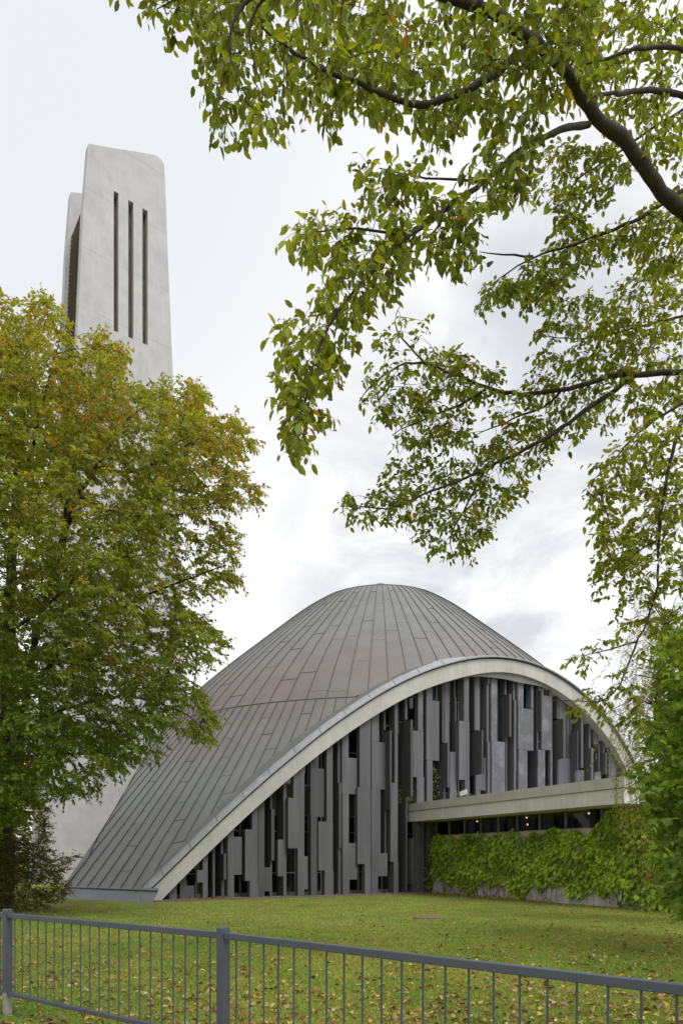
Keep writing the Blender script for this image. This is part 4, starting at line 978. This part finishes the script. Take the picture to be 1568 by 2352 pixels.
# ------------------------------------------------------------------ big tree on the left
lf = empty('hornbeam_tree', (-10.9, 22, 0)); tag(lf, 'large leafy tree on the left turning orange at the top, in front of the tower', 'tree')
wood = MB(); leaf = MB()
TZ = 21.0
LT = [
 ([(10, 2095, 22), (12, 1950, 22), (14, 1700, 22), (20, 1450, 21.8), (30, 1200, 21.5), (45, 1000, 21), (60, 820, 21), (70, 740, 21)], .27, .03),
 ([(-30, 2060, 22.5), (40, 1750, 22.6), (60, 1600, 22.4), (90, 1420, 22), (130, 1300, 21.5), (160, 1130, 21), (190, 1000, 21), (220, 900, 21)], .16, .02),
 ([(60, 1600, 22.4), (150, 1480, 20), (230, 1420, 19), (330, 1370, 18.5), (430, 1330, 18), (520, 1300, 18)], .08, .01),
 ([(130, 1300, 21.5), (170, 1150, 20), (225, 1070, 19.5), (280, 980, 19.5), (330, 930, 20), (390, 900, 20)], .08, .01),
 ([(225, 1070, 19.5), (300, 1090, 19), (400, 1040, 18.5), (480, 990, 18.5), (540, 980, 18.5)], .05, .008),
 ([(160, 1130, 21), (260, 1180, 18), (380, 1190, 18), (480, 1160, 17.5), (570, 1130, 17.5)], .06, .008),
 ([(14, 1700, 22), (120, 1640, 20), (240, 1600, 19), (340, 1600, 18), (430, 1640, 17.5), (470, 1680, 17.5)], .07, .008),
 ([(14, 1760, 22), (100, 1730, 19), (200, 1735, 18), (300, 1720, 17), (370, 1700, 17)], .05, .006),
 ([(12, 1850, 22), (60, 1835, 20), (120, 1820, 18.5), (190, 1800, 18), (225, 1810, 18)], .035, .006),
 ([(30, 1200, 21.5), (80, 1000, 19), (120, 850, 18), (140, 740, 18)], .06, .008),
 ([(20, 1450, 21.8), (100, 1400, 18), (200, 1300, 16.5), (300, 1270, 16), (380, 1280, 16)], .06, .008),
 ([(20, 1450, 21.8), (-100, 1300, 21), (-200, 1100, 21), (-260, 950, 21)], .1, .01),
 ([(14, 1700, 22), (-120, 1600, 20), (-250, 1500, 19)], .08, .01),
 ([(90, 1420, 22), (250, 1350, 23.5), (400, 1450, 24), (480, 1480, 24)], .06, .008),
]
nodes = []
for pl, r0, r1 in LT:
    Q = resamp(np.array([P(*p_) for p_ in pl]), .3); Q[1:-1] += rng.normal(0, .02, Q[1:-1].shape); n = len(Q)
    wood.tube(Q, r0*(1-np.linspace(0, 1, n))**.9+r1, 10); nodes += list(Q[2:])
cr = [(-330, 1900), (-380, 1400), (-330, 1000), (-200, 760), (-60, 690), (0, 680), (40, 700), (75, 690), (120, 680), (150, 735), (180, 790), (210, 765), (245, 760), (262, 800), (290, 840), (275, 880), (310, 900), (350, 880), (400, 875), (450, 885), (475, 910), (460, 950), (490, 960), (545, 965), (565, 990), (575, 1030), (545, 1060), (545, 1090), (590, 1110), (585, 1140), (530, 1170), (520, 1200), (545, 1225), (540, 1250), (550, 1280), (500, 1300), (545, 1325), (520, 1350), (450, 1370), (430, 1400), (490, 1440), (520, 1475), (490, 1500), (440, 1530), (440, 1570), (470, 1600), (495, 1640), (475, 1670), (480, 1710), (430, 1690), (400, 1660), (350, 1680), (360, 1730), (300, 1740), (250, 1770), (215, 1745), (230, 1800), (200, 1815), (120, 1830), (90, 1850), (60, 1880), (0, 1900), (-150, 1950)]
def zcrown(x, y, r):
    fx = (x-40)/560.; fy = (y-1250)/620.; k = np.sqrt(np.clip(1-fx**2*.85-fy**2*.75, .04, 1)); return 20+(r*2-1)*6.0*k
T_ = sample_region(cr, zcrown, 6100, gap=True, gseed=21, gthr=-.20, gs=1.15)
edge = P(560, 1100, 18)
def lfcol(p):
    n = len(p); hgt = p[:, 2]; x = 784+F*p[:, 0]/p[:, 1]; y = YH-F*(hgt-EYE)/p[:, 1]
    base_ = np.array([.15, .212, .026]); up_ = np.clip((hgt-4.5)/10, 0, 1)
    c = base_*(1+.55*up_[:, None]*[1.15, .65, .9])*rng.uniform(.6, 1.4, (n, 1))
    v1 = vnoise(p, .9, 31); c = c*(1+.25*v1[:, None])
    # autumn colour: grows with height and towards the outside, in patches
    rad_ = np.hypot(p[:, 0]+10.5, p[:, 1]-20)
    pr = np.clip(.06+.40*np.clip((hgt-8)/8, 0, 1)+.20*np.clip((rad_-4.5)/4, 0, 1)*np.clip((hgt-4)/5, 0, 1)+.22*vnoise(p, 1.6, 44), 0, .8)
    gold = np.array([.33, .29, .05])*rng.uniform(.7, 1.2, (n, 1)); c = c*(1-.6*pr[:, None])+gold*.6*pr[:, None]
    o_ = .6*(.5+.8*vnoise(p, 4.5, 77))+.4*rng.random(n) < pr*.75-.03
    oc = np.array([[.50, .28, .06], [.44, .33, .07], [.38, .32, .06], [.32, .30, .05], [.50, .22, .07]])[rng.integers(0, 5, n)]
    c[o_] = oc[o_]*rng.uniform(.6, 1.1, (o_.sum(), 1)); return np.clip(c, .008, 1)
dr = grow(wood, nodes, T_, .004, .02, 4, bend=.1)
out_ = T_-np.array([-10.5, 20.5, 9]); out_ /= np.linalg.norm(out_, axis=1)[:, None]
dd = dr*.4+out_*[.7, .7, .25]+rng.normal(0, .3, T_.shape)
sprays(wood, leaf, T_, dd, .5, 39, .125, T4, lfcol, droop=.35, twr=.004, hang=.45, wr=.58)
wood.build('trunk', M['bark'], lf, smooth=True); leaf.build('crown', M['leaf'], lf)

# ------------------------------------------------------------------ shrub below the left tree
def bush(name, label, cat, loc, poly, zf, n_, Ls, nl, ll, colf, stems, tm=T4, wr=.55, gthr=-.5, hang=.3, droop=.1, gs=2.5, seed=3, barkm='bark'):
    o = empty(name, loc); tag(o, label, cat); wood = MB(); leaf = MB(); nodes = []
    for pl, r0 in stems:
        Q = resamp(np.array([P(*p_) for p_ in pl]), .15); wood.tube(Q, np.linspace(r0, r0*.3, len(Q)), 6); nodes += list(Q[1:])
    T_ = sample_region(poly, zf, n_, gap=True, gseed=seed, gthr=gthr, gs=gs); dr = grow(wood, nodes, T_, .003, .008, 4, bend=.08)
    dd = dr+rng.normal(0, .3, T_.shape)+[0, 0, .3]
    sprays(wood, leaf, T_, dd, Ls, nl, ll, tm, colf, droop=droop, twr=.0025, hang=hang, wr=wr)
    wood.build('stems', M[barkm], o, smooth=True); leaf.build('foliage', M['leaf'], o); return o
def ccol(c0, var=.35, orange=.05, oc=(.30, .17, .05)):
    def f_(p):
        n = len(p); c = np.array(c0)*rng.uniform(1-var, 1+var, (n, 1)); c = c*(1+.25*vnoise(p, 2.5, 8)[:, None])
        o_ = rng.random(n) < orange; c[o_] = np.array(oc)*rng.uniform(.6, 1.1, (o_.sum(), 1)); return np.clip(c, .006, 1)
    return f_
bush('leafy_shrub', 'dense low dark green shrub with upright shoots at the foot of the big left tree', 'shrub', (-9.8, 21, 0),
     [(-120, 2085), (-120, 1950), (0, 1925), (60, 1925), (85, 1935), (88, 1850), (112, 1835), (110, 1940), (130, 1975), (175, 1968), (165, 1990), (140, 2010), (160, 2050), (130, 2078), (60, 2085)], zc(20.0, 21.8), 820, .30, 21, .085,
     ccol((.12, .14, .035), .4, .12), [([(20, 2088, 21), (30, 1950, 21), (60, 1870, 21)], .02), ([(60, 2086, 20.8), (85, 1950, 20.8), (100, 1840, 20.8)], .015), ([(100, 2084, 20.6), (130, 2020, 20.6), (170, 1972, 20.6)], .012), ([(-40, 2088, 21), (-30, 1950, 21)], .02), ([(0, 2088, 21.4), (10, 1900, 21.4)], .02)], gthr=-.6)
bush('background_tree', 'yellowish green bushy tree in the distance left of the tower', 'tree', (-26, 50, 0),
     [(-200, 2020), (-200, 1500), (-80, 1400), (20, 1430), (60, 1560), (78, 1700), (84, 1850), (80, 2020)], zc(48, 54), 1700, .9, 18, .3,
     ccol((.14, .14, .035), .4, .2, (.26, .2, .05)), [([(-20, 2022, 51), (-10, 1800, 51), (10, 1600, 51)], .25), ([(-120, 2022, 51), (-120, 1800, 51), (-100, 1600, 51)], .2)], gs=.5)

# right side: hazel bush, behind it a curly willow
bush('hazel_bush', 'large hazel bush with broad bright green leaves at the right edge', 'bush', (8.2, 14, 0),
     [(1640, 1380), (1570, 1435), (1535, 1480), (1520, 1540), (1535, 1600), (1520, 1650), (1490, 1690), (1515, 1720), (1505, 1765), (1450, 1785), (1450, 1812), (1510, 1830), (1500, 1880), (1520, 1920), (1510, 1970), (1540, 2010), (1540, 2070), (1600, 2110), (1680, 2110), (1700, 1500)], zc(10.6, 13.4), 620, .40, 18, .135,
     ccol((.17, .26, .04), .45, .004), [([(1660, 2180, 12), (1640, 1900, 12), (1590, 1700, 12), (1560, 1560, 12)], .04), ([(1660, 2180, 12), (1600, 1950, 11.5), (1530, 1850, 11)], .03), ([(1670, 2180, 12), (1680, 1800, 12), (1640, 1500, 12)], .04)], tm=T6, wr=.8, hang=.35, gthr=-.45, gs=1.4)
def curly(name, label, loc, tops, ln, n_, col):
    o = empty(name, loc); tag(o, label, 'tree'); wood = MB(); leaf = MB()
    tk = resamp(np.array(tops), .3); wood.tube(tk, np.linspace(.16, .05, len(tk)), 10)
    Pp, Aa, Ll = [], [], []
    for i in range(n_):
        c = tk[rng.integers(len(tk)//4, len(tk))]+rng.normal(0, 1, 3)*0+rng.uniform(-1, 1, 3)*[.95, 1.2, 1.0]; k = np.linspace(0, 1, 14)[:, None]; L_ = ln*rng.uniform(.5, 1.2)
        ph = rng.uniform(0, 6, 3); wv = np.concatenate([np.sin(k*14+ph[0])*.06, np.sin(k*12+ph[1])*.06, np.sin(k*9+ph[2])*.03], 1)
        d = np.array([rng.normal(0, .25), rng.normal(0, .25), -1.]); pts = c+d*k*L_+wv*k**.3; 
        near_ = tk[np.argmin(np.linalg.norm(tk-c, axis=1))]
        wood.tube(np.array([near_, (near_+c)/2+[0, 0, .25], c]), [.012, .008, .005], 4, cap=False); wood.tube(pts, .003, 3, cap=False)
        for q in pts[::1]:
            for _ in range(2): Pp.append(q+rng.normal(0, .02, 3)); Aa.append(rng.normal(0, .6, 3)+[0, 0, -.8])
    Pp = np.array(Pp); Aa = np.array(Aa); n = len(Pp); LL = rng.uniform(.06, .12, n)
    leaf_cloud(leaf, Pp, Aa, rng.normal(size=(n, 3)), LL, LL*.22, *T4, col(Pp))
    wood.build('trunk', M['bark'], o, smooth=True); leaf.build('crown', M['leaf'], o)
wc = ccol((.33, .35, .10), .35, .08, (.30, .24, .08))
curly('curly_willow', 'curly willow with thin twisted pale green leaves beside the canopy corner', (9.2, 17.2, 0),
      [P(1600, 2112, 17.2), P(1570, 1950, 17.2), P(1530, 1800, 17.0), P(1505, 1650, 16.8), P(1520, 1500, 16.6), P(1530, 1440, 16.6)], 1.2, 420, wc)

# ------------------------------------------------------------------ creeper on the annex wall
iv = MB(); n_ = 11000
pv = rng.uniform(-.25, 16.0, n_); hvv = rng.uniform(0, 3.2, n_)
lowedge = .48+.16*np.sin(pv*1.9+.5)+.12*np.sin(pv*4.3)+.08*np.sin(pv*9)-.35*np.exp(-((pv-5.7)/.35)**2)-.3*np.exp(-((pv-2.9)/.25)**2)-.5*(pv > 10.2)
upedge = 2.62+.10*np.sin(pv*2.7)+.08*np.sin(pv*6.1)+.0*(pv)+.75*np.clip((pv-9.4)/.8, 0, 1)
m_ = (hvv > lowedge) & (hvv < upedge)
thin = (hvv > 2.25) & (pv < 6); m_ &= ~(thin & (rng.random(n_) < .55) & (np.sin(pv*3.1+hvv*4) > -.2))
pv, hvv = pv[m_], hvv[m_]; n_ = len(pv)
bul = .10+.07*(np.sin(pv*2.3+hvv*3.1)*np.sin(hvv*4.2-pv*1.3)+.6*np.sin(pv*5.1+1)*np.sin(hvv*7.3+pv))+.25*(pv > 10.2)
uu = UW-.03-np.clip(bul, .02, .6)*rng.random(n_); uu = np.where(np.abs(pv-10.45) < .26, UW-.04, uu)
pos = np.array([W(a, b_, c) for a, b_, c in zip(uu, pv, hvv)])
OUTW = np.array([-TU[0], -TU[1], 0])
axd = np.array([0, 0, -1.])+OUTW*.55+rng.normal(0, .28, (n_, 3)); nor = OUTW*.8+np.array([0, 0, 1.0])+rng.normal(0, .3, (n_, 3))
Tiv = (np.array([[0, 0, 0], [.05, -.5, .0], [.35, -.32, .03], [.62, -.42, -.02], [.68, -.16, .02], [1, 0, -.12], [.68, .16, .02], [.62, .42, -.02], [.35, .32, .03], [.05, .5, 0]]),
       [[0, 1, 2, 4], [2, 3, 4, 4], [0, 4, 5, 6], [0, 6, 8, 9], [6, 7, 8, 8]])
Tiv = (Tiv[0], [[0, 1, 2], [2, 3, 4], [0, 2, 4], [0, 4, 5], [0, 5, 6], [0, 6, 8], [6, 7, 8], [0, 8, 9]])
cbase = np.array([.30, .42, .042]); cv2 = (rng.uniform(.4, 1.45, n_)*(1+.25*np.sin(pv*1.7)*np.sin(hvv*3+1)))[:, None]
cI = cbase*cv2+np.array([.06, .035, 0])*np.clip(np.sin(pv*1.3+.6)*np.sin(hvv*2.2+.4), 0, 1)[:, None]*rng.random((n_, 1))
LL = rng.uniform(.12, .21, n_)
cr_o = empty('wall_creeper', W(UW, 5, 0)); tag(cr_o, 'thick bright green creeper covering the low annex wall under the canopy', 'creeper')
leaf_cloud(iv, pos, axd, nor, LL, LL*.95, *Tiv, cI); iv.build('foliage', M['ivyleaf'], cr_o)
st = MB()
for k in range(120):
    p0 = rng.uniform(0, 15.5); h0 = rng.uniform(.03, .1); pts = [W(UW-.07, p0, h0)]
    for _ in range(6): p0 += rng.normal(0, .14); h0 += rng.uniform(.08, .22); pts.append(W(UW-.075, p0, h0))
    st.tube(np.array(pts), .006, 4, cap=False)
st.build('stems', M['bark'], cr_o)
# creeper strands climbing between the fins
sv_ = empty('climbing_creeper', W(4, 0, 0)); tag(sv_, 'thin creeper strands climbing between the grey fins above the annex roof', 'creeper')
mb = MB(); st = MB()
for z, line, n_, sp in (('c', [(500, 1250), (505, 1400), (500, 1560), (540, 1590)], 90, .10), ('c', [(385, 580), (384, 900), (388, 1300)], 22, .04), ('c', [(388, 1480), (390, 1640)], 30, .05), ('c', [(190, 1620), (225, 1650), (250, 1690)], 45, .08), ('c', [(95, 1500), (98, 1600), (100, 1690)], 22, .07), ('b', [(1420, 1050), (1425, 1200)], 12, .05), ('b', [(1535, 2170), (1570, 2185)], 20, .08)):
    L3 = []
    for (x_, y_) in line:
        X_, Y_ = cv(z, x_, y_); u_, h_ = on_fac(X_, Y_, -.75); L3.append(W(u_, -.75, h_))
    Q = resamp(np.array(L3), .05); st = MB(); st.tube(Q, .008, 4, cap=False); st.build('stem', M['bark'], sv_)
    ps = Q[rng.integers(0, len(Q), n_)]+rng.normal(0, sp, (n_, 3)); LLn = rng.uniform(.05, .10, n_)
    leaf_cloud(mb, ps, np.array([0, 0, -1.])+rng.normal(0, .4, (n_, 3)), np.array([-.3, -1, .6])+rng.normal(0, .3, (n_, 3)), LLn, LLn*.9, *Tiv, np.array([.22, .25, .04])*rng.uniform(.6, 1.3, (n_, 1)))
# the strand at the left end of the annex wall
Q = resamp(np.array([W(UW-.35, -.1, .1), W(UW-.3, -.1, 1.2), W(UW+.0, -.1, 2.4), W(UW+.05, -.1, 3.2)]), .06)
ps = Q[rng.integers(0, len(Q), 260)]+rng.normal(0, .13, (260, 3)); LLn = rng.uniform(.07, .13, 260)
leaf_cloud(mb, ps, np.array([0, 0, -1.])+rng.normal(0, .4, (260, 3)), np.array([-.3, -1, .6])+rng.normal(0, .3, (260, 3)), LLn, LLn*.9, *Tiv, np.array([.12, .15, .03])*rng.uniform(.5, 1.3, (260, 1)))
st = MB(); st.tube(Q, .012, 5, cap=False); st.build('stem', M['bark'], sv_); mb.build('foliage', M['ivyleaf'], sv_)
